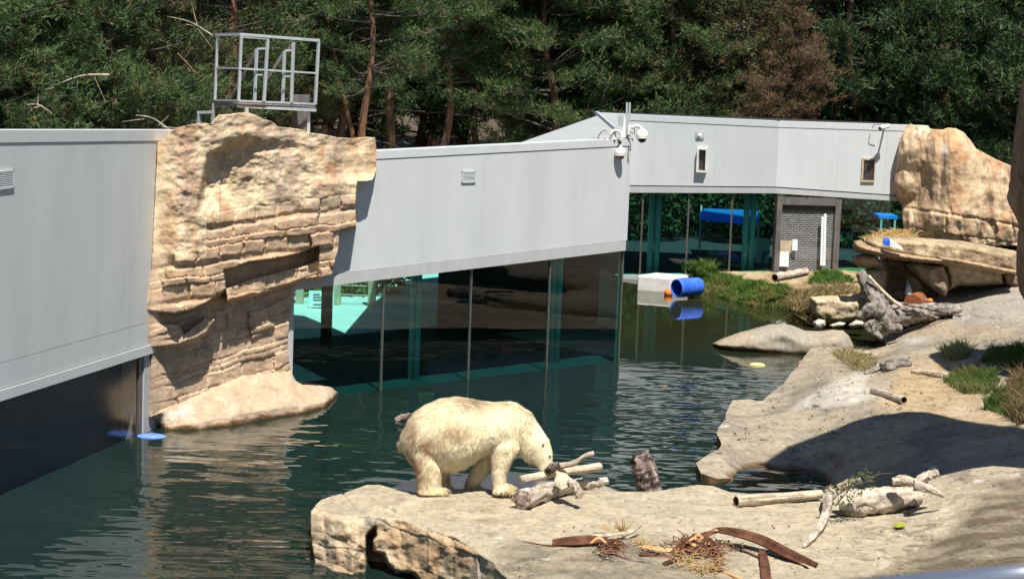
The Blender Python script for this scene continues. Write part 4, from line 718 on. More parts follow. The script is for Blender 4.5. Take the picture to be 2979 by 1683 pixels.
# ================================================================ smaller rocks in and beside the water
IS = [(2072, 998), (2100, 984), (2150, 966), (2192, 955), (2235, 943), (2280, 940), (2310, 947), (2340, 960), (2380, 963), (2420, 958), (2452, 960), (2470, 975), (2482, 1000), (2488, 1030), (2470, 1062), (2350, 1066), (2230, 1058), (2130, 1040), (2085, 1018)]
o = pebble('flat_boulder', IS, 53.0, 1.1, M['shore'], st=4, edge=45, namp=0.06, nsc=1.6, colf=plain((0.38, 0.31, 0.22), (0.33, 0.29, 0.235), 0.7, wet_shade=(0.04, 0.12))); tag(o, 'broad low tan boulder with a rust-brown waterline rising from the pond', 'rock')
o = pebble('stone_block', [(2356, 862), (2420, 858), (2500, 862), (2525, 880), (2515, 935), (2440, 945), (2390, 945), (2360, 915)], 57.5, 0.8, M['stone'], st=3.5, edge=22, namp=0.08, nsc=2.5, colf=plain((0.58, 0.49, 0.34), (0.35, 0.29, 0.18), 1.8)); tag(o, 'cream stone block draped with dry stems beside the reeds', 'rock')
for k, (poly, yv, lab) in enumerate((([(2366, 935), (2380, 927), (2400, 930), (2402, 945), (2390, 960), (2368, 958)], 55.5, 'small white stone at the waterline below the cream block'), ([(2412, 945), (2440, 935), (2462, 938), (2455, 950), (2425, 955)], 55.8, 'flat white stone beside the cream block, second along the waterline'), ([(2466, 945), (2490, 930), (2512, 935), (2518, 948), (2480, 955)], 55.6, 'pale stone nearest the driftwood root at the waterline'))):
    o = pebble('stone', poly, yv, 0.25, M['stone'], st=3, namp=0.02, nsc=5, colf=plain((0.66, 0.63, 0.55), (0.5, 0.45, 0.36))); tag(o, lab, 'rock', 'waterline stones')
# ledge: stacked stones carrying slabs, a den below
lg = empty('stone_ledge', 'den of stacked stones roofed by long slabs with straw on top at right', 'rock')
ledge_c = plain((0.47, 0.355, 0.235), (0.33, 0.25, 0.165), 1.5)
pebble('slab', [(2480, 715), (2484, 700), (2505, 697), (2525, 712), (2600, 730), (2680, 742), (2745, 750), (2752, 760), (2735, 768), (2660, 762), (2600, 755), (2560, 748), (2510, 735), (2485, 733)], 57.0, 1.1, M['stone'], st=3, edge=18, namp=0.10, nsc=2.2, colf=ledge_c, parent=lg)
pebble('slab', [(2515, 700), (2540, 690), (2640, 688), (2800, 700), (2960, 730), (2960, 790), (2900, 800), (2800, 785), (2740, 775), (2620, 752), (2540, 735)], 58.0, 1.6, M['stone'], st=3.5, edge=22, namp=0.09, nsc=1.8, colf=plain((0.50, 0.41, 0.28), (0.36, 0.28, 0.19), 1.2), parent=lg)
pebble('slab', [(2720, 742), (2790, 752), (2960, 785), (2960, 800), (2900, 790), (2770, 762), (2740, 762)], 56.6, 0.5, M['stone'], st=3, edge=12, namp=0.06, nsc=2.5, colf=ledge_c, parent=lg)
pebble('stone', [(2478, 745), (2510, 737), (2545, 742), (2567, 760), (2566, 778), (2530, 782), (2495, 776), (2480, 760)], 57.0, 0.6, M['stone'], st=3, edge=16, namp=0.06, nsc=3, colf=ledge_c, parent=lg)
pebble('stone', [(2503, 790), (2520, 781), (2570, 779), (2581, 792), (2580, 830), (2570, 850), (2520, 868), (2504, 850)], 57.0, 0.6, M['stone'], st=3, edge=14, namp=0.06, nsc=3, colf=ledge_c, parent=lg)
pebble('stone', [(2635, 772), (2655, 755), (2700, 770), (2745, 772), (2758, 800), (2762, 840), (2752, 862), (2735, 858), (2690, 825)], 57.0, 0.5, M['stone'], st=3, edge=20, namp=0.08, nsc=2.2, colf=plain((0.40, 0.31, 0.22), (0.24, 0.18, 0.12), 2), parent=lg)
pebble('stone', [(2742, 758), (2800, 765), (2912, 785), (2916, 825), (2840, 832), (2790, 830), (2762, 845), (2755, 800)], 57.6, 0.6, M['stone'], st=3.5, edge=14, namp=0.04, nsc=1.5, colf=plain((0.50, 0.42, 0.31), (0.42, 0.34, 0.24), 1), parent=lg)
pebble('stone', [(2640, 800), (2665, 795), (2690, 830), (2700, 850), (2655, 862), (2645, 845)], 57.8, 0.3, M['stone'], st=3, edge=10, namp=0.08, nsc=4, colf=ledge_c, parent=lg)
pebble('stone', [(2912, 790), (2960, 795), (3010, 800), (3010, 850), (2920, 830)], 58.2, 0.5, M['stone'], st=4, edge=14, namp=0.05, nsc=2, colf=plain((0.30, 0.22, 0.15), (0.24, 0.18, 0.12), 1), parent=lg)
pebble('back_stone', [(2560, 745), (2700, 760), (2920, 790), (2920, 860), (2560, 890)], 59.6, 0.4, M['stone'], st=6, edge=20, namp=0.05, nsc=2, colf=plain((0.30, 0.225, 0.15), (0.36, 0.27, 0.19), 1), parent=lg)
# ================================================================ the polar bear
YB = 30.68
def bx(u, v, y=YB): return py(np.float64(u), np.float64(v), y)
def loft(secs, seg=20):
    """secs: (centre, axis a (3), axis b (3)) closed ellipses -> capped tube"""
    v = []; f = []; th = np.arange(seg) * 2 * math.pi / seg
    for c, a, b in secs: v += list(np.array(c) + np.cos(th)[:, None] * np.array(a) + np.sin(th)[:, None] * np.array(b))
    n = len(secs)
    for i in range(n - 1):
        for j in range(seg): p = i * seg + j; q = i * seg + (j + 1) % seg; f.append((p, q, q + seg, p + seg))
    v.append(np.array(secs[0][0])); v.append(np.array(secs[-1][0])); k = len(v)
    for j in range(seg): f.append((j, k - 2, (j + 1) % seg)); f.append(((n - 1) * seg + j, (n - 1) * seg + (j + 1) % seg, k - 1))
    return v, f
def body_mesh():
    mb = MB()
    # trunk: top and bottom of the silhouette and half width (m) along the body
    st = [(1172, 1258, 1290, .10), (1182, 1242, 1316, .22), (1196, 1216, 1338, .31), (1215, 1196, 1348, .37), (1245, 1178, 1350, .40), (1286, 1162, 1354, .42), (1333, 1158, 1357, .43), (1364, 1163, 1345, .42), (1400, 1170, 1325, .40), (1435, 1174, 1306, .37), (1465, 1172, 1304, .33), (1491, 1172, 1308, .29), (1510, 1180, 1300, .23), (1522, 1194, 1285, .15)]
    secs = []
    for u, a, b, w_ in st:
        T, B = bx(u, a), bx(u, b); c = (T + B) / 2; h = (T - B) / 2; secs.append((c, h, np.array([0, w_, 0])))
    mb.add(*loft(secs, 28))
    def chain(pts, seg=18):   # pts: (u, v, y, half-size across px, half depth m) oriented along the path
        C = np.array([bx(p[0], p[1], p[2]) for p in pts]); T = np.gradient(C, axis=0); T /= np.linalg.norm(T, axis=1)[:, None]; s_ = []
        for c, t, p in zip(C, T, pts):
            a = np.cross(t, [0, 1.0, 0]); a /= np.linalg.norm(a); s_.append((c, a * p[3] * p[2] / FPX, np.cross(t, a) * p[4]))
        mb.add(*loft(s_, seg))
    yh = YB
    chain([(1470, 1225, yh, 52, .27), (1505, 1240, yh, 55, .25), (1530, 1262, yh, 50, .21), (1552, 1288, yh - .02, 45, .18), (1566, 1308, yh - .03, 42, .155), (1578, 1328, yh - .04, 34, .13), (1584, 1346, yh - .05, 26, .10), (1588, 1362, yh - .06, 20, .08), (1591, 1374, yh - .06, 15, .06)])
    near, far = yh - 0.21, yh + 0.22
    # hind legs
    chain([(1236, 1262, near + .08, 50, .16), (1238, 1310, near, 47, .17), (1245, 1350, near, 40, .15), (1249, 1385, near, 34, .125), (1249, 1412, near, 33, .115), (1250, 1432, near, 34, .11)])
    chain([(1225, 1426, near, 13, .11), (1250, 1423, near, 17, .12), (1278, 1427, near, 14, .115), (1293, 1431, near, 10, .10), (1299, 1433, near, 6, .07)], 14)
    chain([(1258, 1290, far - .05, 46, .15), (1268, 1350, far, 36, .14), (1280, 1390, far, 26, .11), (1283, 1416, far, 25, .11), (1284, 1428, far, 25, .11)])
    chain([(1272, 1424, far, 10, .10), (1296, 1422, far, 12, .11), (1318, 1426, far, 8, .09)], 14)
    # front legs
    chain([(1472, 1245, near + .08, 42, .13), (1469, 1295, near + .01, 39, .13), (1461, 1335, near, 28, .115), (1453, 1370, near, 20, .10), (1453, 1395, near, 18, .095), (1456, 1416, near, 20, .095), (1458, 1424, near, 21, .095)])
    chain([(1440, 1418, near, 9, .10), (1460, 1413, near, 13, .115), (1480, 1418, near, 10, .11), (1492, 1422, near, 7, .09), (1497, 1424, near, 4, .06)], 14)
    chain([(1450, 1270, far - .04, 44, .13), (1428, 1322, far, 28, .12), (1402, 1358, far, 17, .09), (1384, 1386, far + .02, 14, .085), (1376, 1406, far + .03, 15, .085), (1374, 1424, far + .03, 16, .085)])
    chain([(1358, 1420, far + .03, 9, .09), (1380, 1417, far + .03, 11, .10), (1400, 1421, far + .03, 7, .09)], 14)
    # tail, ears
    chain([(1186, 1268, yh, 14, .05), (1173, 1285, yh, 12, .05), (1168, 1300, yh, 7, .03)], 12)
    for dy in (-0.13, 0.10):
        c = bx(1580 + (10 if dy > 0 else 0), 1288 + (-6 if dy > 0 else 0), yh + dy); mb.sph(c, 0.07, 12, 8, (0.85, 0.5, 1.1))
    me = bpy.data.meshes.new('tmp'); me.from_pydata(mb.v, [], mb.f); o = bpy.data.objects.new('tmp', me); COL.objects.link(o)
    r = o.modifiers.new('r', 'REMESH'); r.mode = 'VOXEL'; r.voxel_size = 0.024; s_ = o.modifiers.new('s', 'SMOOTH'); s_.factor = 0.5; s_.iterations = 11
    bpy.context.view_layer.update(); dg = bpy.context.evaluated_depsgraph_get(); ev = o.evaluated_get(dg); m2 = ev.to_mesh()
    n = len(m2.vertices); v = np.zeros(n * 3); m2.vertices.foreach_get('co', v); f = [tuple(p.vertices) for p in m2.polygons]; ev.to_mesh_clear(); bpy.data.objects.remove(o); bpy.data.meshes.remove(me)
    return v.reshape(-1, 3), f
def unproj(P):
    d = P - CPOS; w_ = d @ FW; a = d @ RT / w_ * FPX; b = -(d @ UP) / w_ * FPX
    return CX + a * math.cos(RO) - b * math.sin(RO), CY + a * math.sin(RO) + b * math.cos(RO)
BLOB = [(1200, 1255, 24, 50, .75), (1207, 1312, 22, 44, 1.15), (1216, 1345, 20, 36, 1.1), (1225, 1380, 20, 26, .7), (1245, 1288, 52, 30, .9), (1282, 1292, 34, 24, .65), (1330, 1250, 46, 22, .75), (1350, 1262, 16, 14, .35), (1386, 1178, 36, 15, .95), (1368, 1168, 32, 12, .6), (1190, 1235, 8, 18, .5), (1180, 1262, 6, 10, .35), (1445, 1300, 18, 20, .25), (1446, 1336, 12, 8, .5), (1440, 1375, 9, 18, .35), (1555, 1312, 14, 6, .55), (1575, 1300, 10, 5, .3), (1300, 1372, 14, 10, .35), (1232, 1395, 16, 14, .3), (1375, 1395, 16, 16, .95), (1355, 1375, 10, 12, .7)]
def fur_col(P, jit=0.0):
    u, v = unproj(P); n = fbm(P * 5.0, 3); t = np.zeros(len(P))
    for x, y, a, b, k in BLOB: t = np.maximum(t, k * np.exp(-(((u - x) / a) ** 2 + ((v - y) / b) ** 2)))
    t = np.clip(t * (1.0 + 0.9 * n), 0, 1)[:, None]; c = np.array([0.82, 0.74, 0.54]) * np.ones((len(P), 1)); yl = ss(-0.2, 0.4, fbm(P * 2.2 + 3, 2))[:, None]
    c = c * (1 - 0.35 * yl) + np.array([0.82, 0.68, 0.42]) * 0.35 * yl; feet = (1 - ss(0.95, 1.12, P[:, 2]))[:, None]; c = c * (1 - 0.5 * feet) + np.array([0.82, 0.72, 0.43]) * 0.5 * feet
    leg = ((1 - ss(1.1, 1.4, P[:, 2])) * ss(-0.2, 0.4, fbm(P * 7, 2)))[:, None] * 0.3; c = c * (1 - leg) + np.array([0.55, 0.37, 0.18]) * leg
    c = c * (1 - t) + np.array([0.42, 0.265, 0.15]) * t; return c * (1 + jit)
bv, bf = body_mesh()
bear = empty('polar_bear', 'cream polar bear with dirty haunches standing on the rock, head down behind the logs', 'polar bear')
M['skin'] = pm('fur_under', (0.9, 0.9, 0.9), (1.05, 1.05, 1.05), 20, 0.9, attr=True, spec=0.05); M['fur'] = pm('fur_strands', (0.95, 0.95, 0.95), (1.08, 1.08, 1.05), 6, 0.8, attr=True, spec=0.1, trans=0.25)
body = mk('body', bv, bf, M['skin'], bear, True, fur_col(bv) * 0.92)
def fur(n):
    me = body.data; me.calc_loop_triangles(); T = np.zeros(len(me.loop_triangles) * 3, int); me.loop_triangles.foreach_get('vertices', T); T = T.reshape(-1, 3)
    a, b, c = bv[T[:, 0]], bv[T[:, 1]], bv[T[:, 2]]; N_ = np.cross(b - a, c - a); ar = np.linalg.norm(N_, axis=1); N_ /= ar[:, None] + 1e-12
    r = np.random.default_rng(5); k = r.choice(len(T), n, p=ar / ar.sum()); w1 = r.random(n); w2 = r.random(n); fl = w1 + w2 > 1; w1[fl] = 1 - w1[fl]; w2[fl] = 1 - w2[fl]
    P = a[k] + (b - a)[k] * w1[:, None] + (c - a)[k] * w2[:, None]; Nn = N_[k]; u, v = unproj(P)
    head = ss(1535, 1560, u); low = 1 - ss(1.0, 1.35, P[:, 2]); leg = 1 - ss(0.92, 1.05, P[:, 2])
    g = np.array([-0.35, 0, -1.0]) + np.stack([-0.25 * ss(1450, 1250, u) * 0, 0 * u, 0 * u], 1); g = g + 0.30 * np.stack([pn(P * 9), pn(P * 9 + 31), pn(P * 9 + 77)], 1) + 0.10 * r.normal(size=(n, 3))
    g = g - Nn * (g * Nn).sum(1)[:, None]; g /= np.linalg.norm(g, axis=1)[:, None] + 1e-9; top = np.clip(Nn[:, 2], 0, 1)
    lift = 0.15 + 0.24 * r.random(n) + 0.14 * top; d = g * np.cos(lift)[:, None] + Nn * np.sin(lift)[:, None]
    L_ = (0.085 + 0.04 * r.random(n)) * (1 - 0.65 * head) * (1 - 0.55 * leg) * (1 + 0.7 * ss(1.55, 1.25, P[:, 2]) * (u > 1290) * (u < 1430)); W_ = 0.0085 * (1 - 0.45 * head) * (0.7 + 0.6 * r.random(n))
    s_ = np.cross(d, Nn); s_ /= np.linalg.norm(s_, axis=1)[:, None] + 1e-9; base = P - Nn * 0.006
    mid = base + d * (L_ * 0.55)[:, None]; tip = base + d * L_[:, None] - np.array([0, 0, 1.0]) * (L_ * 0.18)[:, None]
    V_ = np.stack([base - s_ * W_[:, None] / 2, base + s_ * W_[:, None] / 2, mid + s_ * W_[:, None] * 0.4, mid - s_ * W_[:, None] * 0.4, tip], 1).reshape(-1, 3)
    I = np.arange(n)[:, None] * 5; F = np.concatenate([I + [0, 1, 2], I + [0, 2, 3], I + [3, 2, 4]])
    cl_ = 1 + 0.20 * pn(P * np.array([34, 34, 7.0])) + 0.14 * pn(P * np.array([80, 80, 16.0]) + 9); C = np.repeat(fur_col(P, (r.random(n)[:, None] - 0.5) * 0.12) * np.clip(cl_, .6, 1.15)[:, None] ** np.array([1.0, 1.15, 1.5]), 5, axis=0); C.reshape(n, 5, 3)[:, 4] *= 1.08
    o = mkf('fur', V_, F, M['fur'], bear, False, np.clip(C, 0, 1)); o['kind'] = 'stuff'; return o
fur(90000)
e1 = MB().sph(bx(1600, 1327, YB - 0.13), 0.018, 10, 8).build('eye', M['black'], body, True)
MB().sph(bx(1594, 1379, YB - 0.07), 0.045, 12, 8, (1, 1, 0.7)).build('nose', M['black'], body, True)
MB().sph(bx(1580, 1294, YB - 0.175), 0.024, 10, 8, (0.7, 0.3, 0.9)).build('ear_hollow', M['hollow'], body, True)
for (u, v, y) in [(1284 + 4 * k, 1437 - 0.6 * k, YB - 0.24 - 0.08 + 0.04 * k) for k in range(4)] + [(1487 + 3 * k, 1427 - 0.6 * k, YB - 0.24 - 0.08 + 0.04 * k) for k in range(4)]:
    p = bx(u + 8, v, y); q = p + np.array([0.035, -0.01, -0.012]); mk('claw', *tube_mesh([p, (p + q) / 2 + [0, 0, .008], q], [.009, .007, .002], 6), M['black'], body)
# ================================================================ driftwood, logs and other loose things
def uv(pts): return [py(np.float64(p[0]), np.float64(p[1]), p[2]) for p in pts]
def uz(pts): return [pz(np.float64(p[0]), np.float64(p[1]), p[2]) for p in pts]
def log(name, pts, rad, m, label=None, cat='log', group=None, seg=14, namp=0.18, nf=4.0, n=26, seed=0, parent=None, ends=None, hollow=None):
    root = empty(name, label, cat, group) if (ends or hollow) and not parent else None; P = np.array(pts, float)
    seg = max(seg, 24) if seg > 10 else seg; gr = m in (M['wood'], M['woodp'], M['woodg'], M['bark']) and seg > 7; v, f = tube_mesh(P, rad, seg, namp, nf, True, seed, n=n, grain=0.16 if gr else 0.0); colr = None
    if gr: colr = (0.52 + 0.62 * ss(-0.25, 0.35, GRAIN['g']))[:, None] * np.ones((1, 3)); m = M[{v_: k_ for k_, v_ in M.items()}[m] + '_a']
    if hollow: f = [q for q in f if len(q) == 4] + ([tuple(range(seg))[::-1]] if hollow == 'end' else [tuple((n - 1) * seg + j for j in range(seg))])
    o = mk('shaft' if root else name, v, f, m, root or parent, True, colr)
    if hollow:
        R = np.array(rad if np.ndim(rad) else [rad] * len(P), float) * 0.86; vi, fi = tube_mesh(P, list(R), seg, namp * 0.5, nf, False, seed, n=n); k0 = 0 if hollow == 'start' else (n - 1) * seg
        mk('bore', vi, [q[::-1] for q in fi], M['hollow'], root, True)
        ring = list(v[k0:k0 + seg]) + list(vi[k0:k0 + seg]); mk('rim', ring, [(j, (j + 1) % seg, seg + (j + 1) % seg, seg + j) for j in range(seg)], M['woodp'], root)
    if ends:
        C, _ = resample(P, rad, n); t = C[0] - C[1]; t /= np.linalg.norm(t); e = v[:seg]; c0 = C[0] + t * 0.004
        mk('cut_end', [c0 + (q - C[0]) * 0.96 for q in e] + [c0 + t * 0.02 + (q - C[0]) * 0.5 for q in e] + [c0 + t * 0.012], [(j, (j + 1) % seg, seg + (j + 1) % seg, seg + j) for j in range(seg)] + [(seg + j, seg + (j + 1) % seg, 2 * seg) for j in range(seg)], M['cutend'], root)
    if root: return root
    if label: tag(o, label, cat, group)
    return o
def ug(pts): return [pz(np.float64(p[0]), np.float64(p[1]), float(gz_(np.array([p[0]], float), np.array([p[1]], float))[0]) + p[2]) for p in pts]
def ub(pts): return [pz(np.float64(p[0]), np.float64(p[1]), float(bz(np.array([p[0]], float), np.array([p[1]], float))[0]) + p[2]) for p in pts]
# pile by the bear
log('log', ug([(1519, 1453, .135), (1560, 1438, .125), (1610, 1424, .115), (1665, 1411, .11)]), [.145, .125, .115, .10], M['wood'], 'thick weathered log with a dark rotten cut end, bottom of the pile by the bear', seed=1, ends=True, namp=0.30)
log('branch', ug([(1516, 1393, .30), (1580, 1382, .32), (1650, 1369, .34), (1700, 1364, .35), (1745, 1357, .36)]), [.055, .062, .060, .066, .070], M['woodp'], 'straight peeled pole lying across the top of the pile by the bear', 'branch', namp=0.12, seed=2)
b3 = log('branch', uv([(1590, 1352, 30.75), (1634, 1354, 30.75), (1676, 1343, 30.7), (1702, 1325, 30.7), (1728, 1317, 30.7)]), [.06, .045, .04, .036, .035], M['wood'], 'crooked branch rising at the back of the pile by the bear', 'branch', namp=0.25, seed=3)
o = pebble('wood_chunk', [(1598, 1348), (1625, 1340), (1632, 1358), (1615, 1372), (1596, 1378), (1582, 1368)], 30.55, 0.09, M['bark'], st=3, namp=0.03, nsc=14); tag(o, 'knotty dark bark chunk in front of the bear’s muzzle', 'wood')
r_sl = uv([(1612, 1398, 30.22), (1634, 1423, 30.02), (1656, 1413, 30.05), (1676, 1408, 30.05), (1648, 1376, 30.28), (1622, 1370, 30.32)]); bk_ = [q - np.array([-.012, -.055, .03]) for q in r_sl]; ws = empty('wood_slab', 'broken pale slab of wood leaning against the pile by the bear', 'wood')
mk('slab', r_sl + bk_, [tuple(range(6)), tuple(range(6, 12))[::-1]] + [(i_, i_ + 6, (i_ + 1) % 6 + 6, (i_ + 1) % 6) for i_ in range(6)], M['woodp'], ws)
log('broken_limb', uv([(1658, 1398, 30.1), (1672, 1412, 30.0), (1682, 1430, 29.93), (1685, 1448, 29.9)]), [.045, .06, .065, .045], M['wood'], namp=0.4, seed=61, parent=ws)
log('log', ug([(1668, 1407, .08), (1700, 1406, .09), (1735, 1404, .10), (1766, 1396, .13)]), [.075, .09, .075, .05], M['wood'], 'short splintered log at the right end of the pile by the bear', namp=0.4, seed=5)
log('wooden_post', uv([(1893, 1445, 33.0), (1885, 1400, 33.0), (1872, 1350, 33.0), (1862, 1318, 33.0)]), [.19, .19, .185, .14], M['bark'], 'mottled dark stump standing upright in the water behind the rock', 'post', namp=0.30, seed=6, seg=18)
log('log', uz([(1150, 1222, 0.0), (1180, 1214, 0.06), (1230, 1212, 0.05)]), [.05, .08, .06], M['bark'], 'dark brown wood floating in the pond behind the bear’s rump', seed=7, namp=0.3)
# logs on the rock at right
log('hollow_pole', ug([(2141, 1457, .083), (2260, 1448, .085), (2390, 1436, .10)]), [.083, .078, .066], M['woodp'], 'smooth hollow pole with an open left end lying on the foreground rock', 'log', namp=0.05, seed=8, hollow='start')
log('log', ug([(2440, 1466, .15), (2500, 1460, .18), (2580, 1452, .17), (2672, 1442, .13)]), [.16, .195, .185, .14], M['wood'], 'thick grey-tan log lying on the right of the foreground rock', namp=0.22, seed=9, seg=20)
log('branch', ug([(2418, 1432, .16), (2408, 1450, .17), (2406, 1480, .14), (2392, 1518, .10), (2362, 1562, .06), (2337, 1590, .02)]), [.095, .075, .065, .062, .055, .02], M['wood'], 'pale curved stick reaching down the foreground rock from the thick log', 'branch', namp=0.2, seed=10)
log('branch', uv([(2440, 1420, 29.6), (2470, 1404, 29.6), (2505, 1395, 29.6)]), [.06, .055, .035], M['wood'], 'stub of wood under the leafy twigs on the foreground rock', 'branch', namp=0.3, seed=20)
kn = empty('driftwood_knot', 'forked pinkish driftwood knot resting on the right end of the thick log', 'driftwood')
for k, (p, r) in enumerate((([(2596, 1400, 29.9), (2625, 1395, 29.9), (2655, 1402, 29.85), (2685, 1410, 29.8)], [.05, .075, .06, .06]), ([(2665, 1408, 29.8), (2690, 1388, 29.85), (2728, 1374, 29.9)], [.075, .075, .05]), ([(2660, 1412, 29.7), (2700, 1420, 29.7), (2746, 1443, 29.7)], [.07, .06, .02]))): log('limb', uv(p), r, M['wood'], namp=0.35, seed=30 + k, parent=kn)
def leaves(name, poly, y0, n, size, m, label, cat, dy=0.25, twigs=(), parent=None, seed=0):
    r = np.random.default_rng(seed + 50); root = parent or empty(name, label, cat); P = np.array(poly, float); pts = []
    while len(pts) < n:
        u = r.uniform(P[:, 0].min(), P[:, 0].max(), 400); v = r.uniform(P[:, 1].min(), P[:, 1].max(), 400); k = inpoly(u, v, poly); pts += list(zip(u[k], v[k]))
    pts = np.array(pts[:n]); C = py(pts[:, 0], pts[:, 1], y0 + r.uniform(-dy, dy, n)); d = r.normal(size=(n, 3)); d /= np.linalg.norm(d, axis=1)[:, None]; s_ = np.cross(d, r.normal(size=(n, 3))); s_ /= np.linalg.norm(s_, axis=1)[:, None]; L_ = size * r.uniform(0.6, 1.3, n)[:, None]
    V_ = np.stack([C - d * L_ / 2, C + s_ * L_ * 0.28, C + d * L_ / 2, C - s_ * L_ * 0.28], 1).reshape(-1, 3); F = np.arange(n * 4).reshape(-1, 4); lf = mkf('foliage', V_, F, m, root); lf['kind'] = 'stuff'
    for t in twigs: mk('twig', *tube_mesh(uv(t), [.012, .008, .004][:len(t)] if len(t) == 3 else [.01, .004], 5), M['twig'], root, True)
    return root
leaves('leafy_branch', [(2390, 1425), (2420, 1405), (2470, 1390), (2500, 1365), (2545, 1375), (2545, 1420), (2490, 1450), (2470, 1475), (2430, 1480), (2445, 1440), (2400, 1432)], 29.45, 240, 0.055, M['leafg'], 'cut green leafy twigs draped over the thick log on the rock', 'branch', 0.16, ([(2430, 1470, 29.4), (2480, 1410, 29.5), (2522, 1358, 29.5)], [(2470, 1420, 29.5), (2530, 1395, 29.5), (2560, 1370, 29.5)], [(2440, 1440, 29.4), (2420, 1410, 29.5), (2395, 1420, 29.5)], [(2520, 1395, 29.6), (2560, 1378, 29.6), (2598, 1375, 29.6)]))
lfp = ug([(2599, 1525, .04), (2612, 1519, .06), (2628, 1517, .065), (2637, 1522, .045), (2628, 1531, .04), (2610, 1532, .045)]); o = mk('leaf', lfp + [p - np.array([0, 0, .004]) for p in lfp], [tuple(range(6)), tuple(range(6, 12))[::-1]] + [(i, i + 6, (i + 1) % 6 + 6, (i + 1) % 6) for i in range(6)], M['leaf']); tag(o, 'single yellow-green leaf lying on the foreground rock', 'leaf')
# palm sheath litter
def ribbon(name, pts, wid, m, curl=0.5, th=0.012, parent=None, n=22, side=None):
    C, Wd = resample(pts, wid, n); T = np.gradient(C, axis=0); T /= np.linalg.norm(T, axis=1)[:, None]; v = []; K = 7
    for c, t, w_ in zip(C, T, Wd):
        s_ = np.cross(t, [0, -0.55, 1.0]) if side is None else np.array(side, float) - t * np.dot(side, t); s_ /= np.linalg.norm(s_); nn_ = np.cross(s_, t)
        if nn_[2] < 0: nn_ = -nn_
        for lay in (0, 1):
            for j in range(K):
                x = (j / (K - 1) - 0.5) * 2; v.append(c + s_ * x * w_ / 2 + nn_ * (curl * w_ * (x * x) * 0.5 - lay * th))
    f = []
    for i in range(n - 1):
        for j in range(K - 1):
            a = i * 2 * K + j; f.append((a, a + 1, a + 1 + 2 * K, a + 2 * K)); b = a + K; f.append((b + 1, b, b + 2 * K, b + 1 + 2 * K))
        a = i * 2 * K; f.append((a, a + 2 * K, a + 3 * K, a + K)); a += K - 1; f.append((a + K, a + 3 * K, a + 2 * K, a))
    f.append(tuple(range(K)) + tuple(range(2 * K - 1, K - 1, -1))); a = (n - 1) * 2 * K; f.append((tuple(range(a, a + K)) + tuple(range(a + 2 * K - 1, a + K - 1, -1)))[::-1])
    return mk(name, v, f, m, parent, True)
def fibres(name, cu, cv, su, sv, z0, n, ln, m, parent, seed, rad=0.006, zh=0.12):
    r = np.random.default_rng(seed); mb = MB()
    for k in range(n):
        u, v = cu + r.normal() * su * 0.5, cv + r.normal() * sv * 0.5; c = pz(u, v, z0 + zh * r.random()); a = r.uniform(0, 2 * math.pi); d = np.array([math.cos(a), 0.6 * math.sin(a), 0.45 * r.normal()]) * ln * r.uniform(0.5, 1.2); w_ = r.normal(size=3) * ln * 0.25
        e = c + d; e[2] = max(e[2], z0 - 0.02); q = c + d * 0.5 + w_; q[2] = max(q[2], z0); mb.tube([c, q, e], [rad, rad, rad * 0.4], 4)
    o = mb.build(name, m, parent, True); o['kind'] = 'stuff'; return o
pa = empty('palm_sheath', 'long reddish-brown palm sheath arching over fibrous litter on the foreground rock', 'palm sheath')
ribbon('blade', uz([(2062, 1552, .98), (2085, 1545, 1.05), (2143, 1556, 1.03), (2214, 1580, .97), (2286, 1618, .92), (2366, 1655, .92)]), [.05, .10, .16, .19, .20, .17], M['sheath'], 0.8, 0.014, pa)
ribbon('strip', uz([(2216, 1600, .93), (2224, 1640, .91), (2232, 1720, .89)]), [.08, .13, .14], M['sheath'], 0.4, 0.012, pa)
ribbon('strip', uz([(2085, 1545, 1.05), (2050, 1556, 1.02), (1990, 1572, .93)]), [.07, .09, .07], M['sheath'], 0.5, 0.012, pa)
ribbon('split_edge', uz([(2070, 1541, 1.07), (2110, 1541, 1.065), (2150, 1548, 1.05), (2210, 1566, 1.01)]), [.025, .03, .03, .02], M['sheathin'], 0.2, 0.01, pa)
mk('stalk', *tube_mesh(uz([(2104, 1586, .91), (2160, 1600, .90), (2216, 1625, .89)]), [.012, .02, .02], 7), M['sheath'], pa, True)
fibres('fibre_mat', 2030, 1590, 70, 22, .88, 260, 0.15, M['fibre'], pa, 1, 0.009, 0.13)
fibres('fibre_mat', 2085, 1625, 14, 30, .88, 50, 0.14, M['fibre'], pa, 8, 0.007, 0.1)
pebble('husk', [(2055, 1592), (2075, 1590), (2092, 1602), (2095, 1625), (2080, 1622), (2060, 1606)], 27.4, 0.06, M['sheath'], st=3, parent=pa)
pb = empty('palm_sheath', 'shorter curled palm sheath with a fibre knot at the left of the litter', 'palm sheath')
ribbon('blade', uz([(1606, 1580, .90), (1660, 1580, .92), (1720, 1576, .94), (1770, 1572, .92)]), [.10, .17, .17, .09], M['sheath'], 0.7, 0.014, pb)
ribbon('inner_face', uz([(1615, 1568, .95), (1680, 1562, .97), (1760, 1556, .96), (1820, 1549, .94)]), [.03, .05, .06, .05], M['wood'], 0.3, 0.01, pb)
mk('stalk', *tube_mesh(uz([(1517, 1573, .90), (1600, 1586, .89), (1735, 1590, .88)]), [.006, .012, .012], 6), M['sheath'], pb, True)
mk('stalk', *tube_mesh(uz([(1810, 1558, .92), (1840, 1544, .98), (1866, 1524, 1.04)]), [.03, .03, .022], 8), M['wood'], pb, True)
fibres('fibre_mat', 1778, 1592, 34, 16, .88, 90, 0.09, M['fibre'], pb, 2, 0.008, 0.14)
pebble('husk', [(1745, 1580), (1770, 1568), (1800, 1575), (1805, 1600), (1790, 1617), (1760, 1612), (1742, 1600)], 27.6, 0.07, M['sheath'], st=3, namp=0.02, nsc=14, parent=pb)
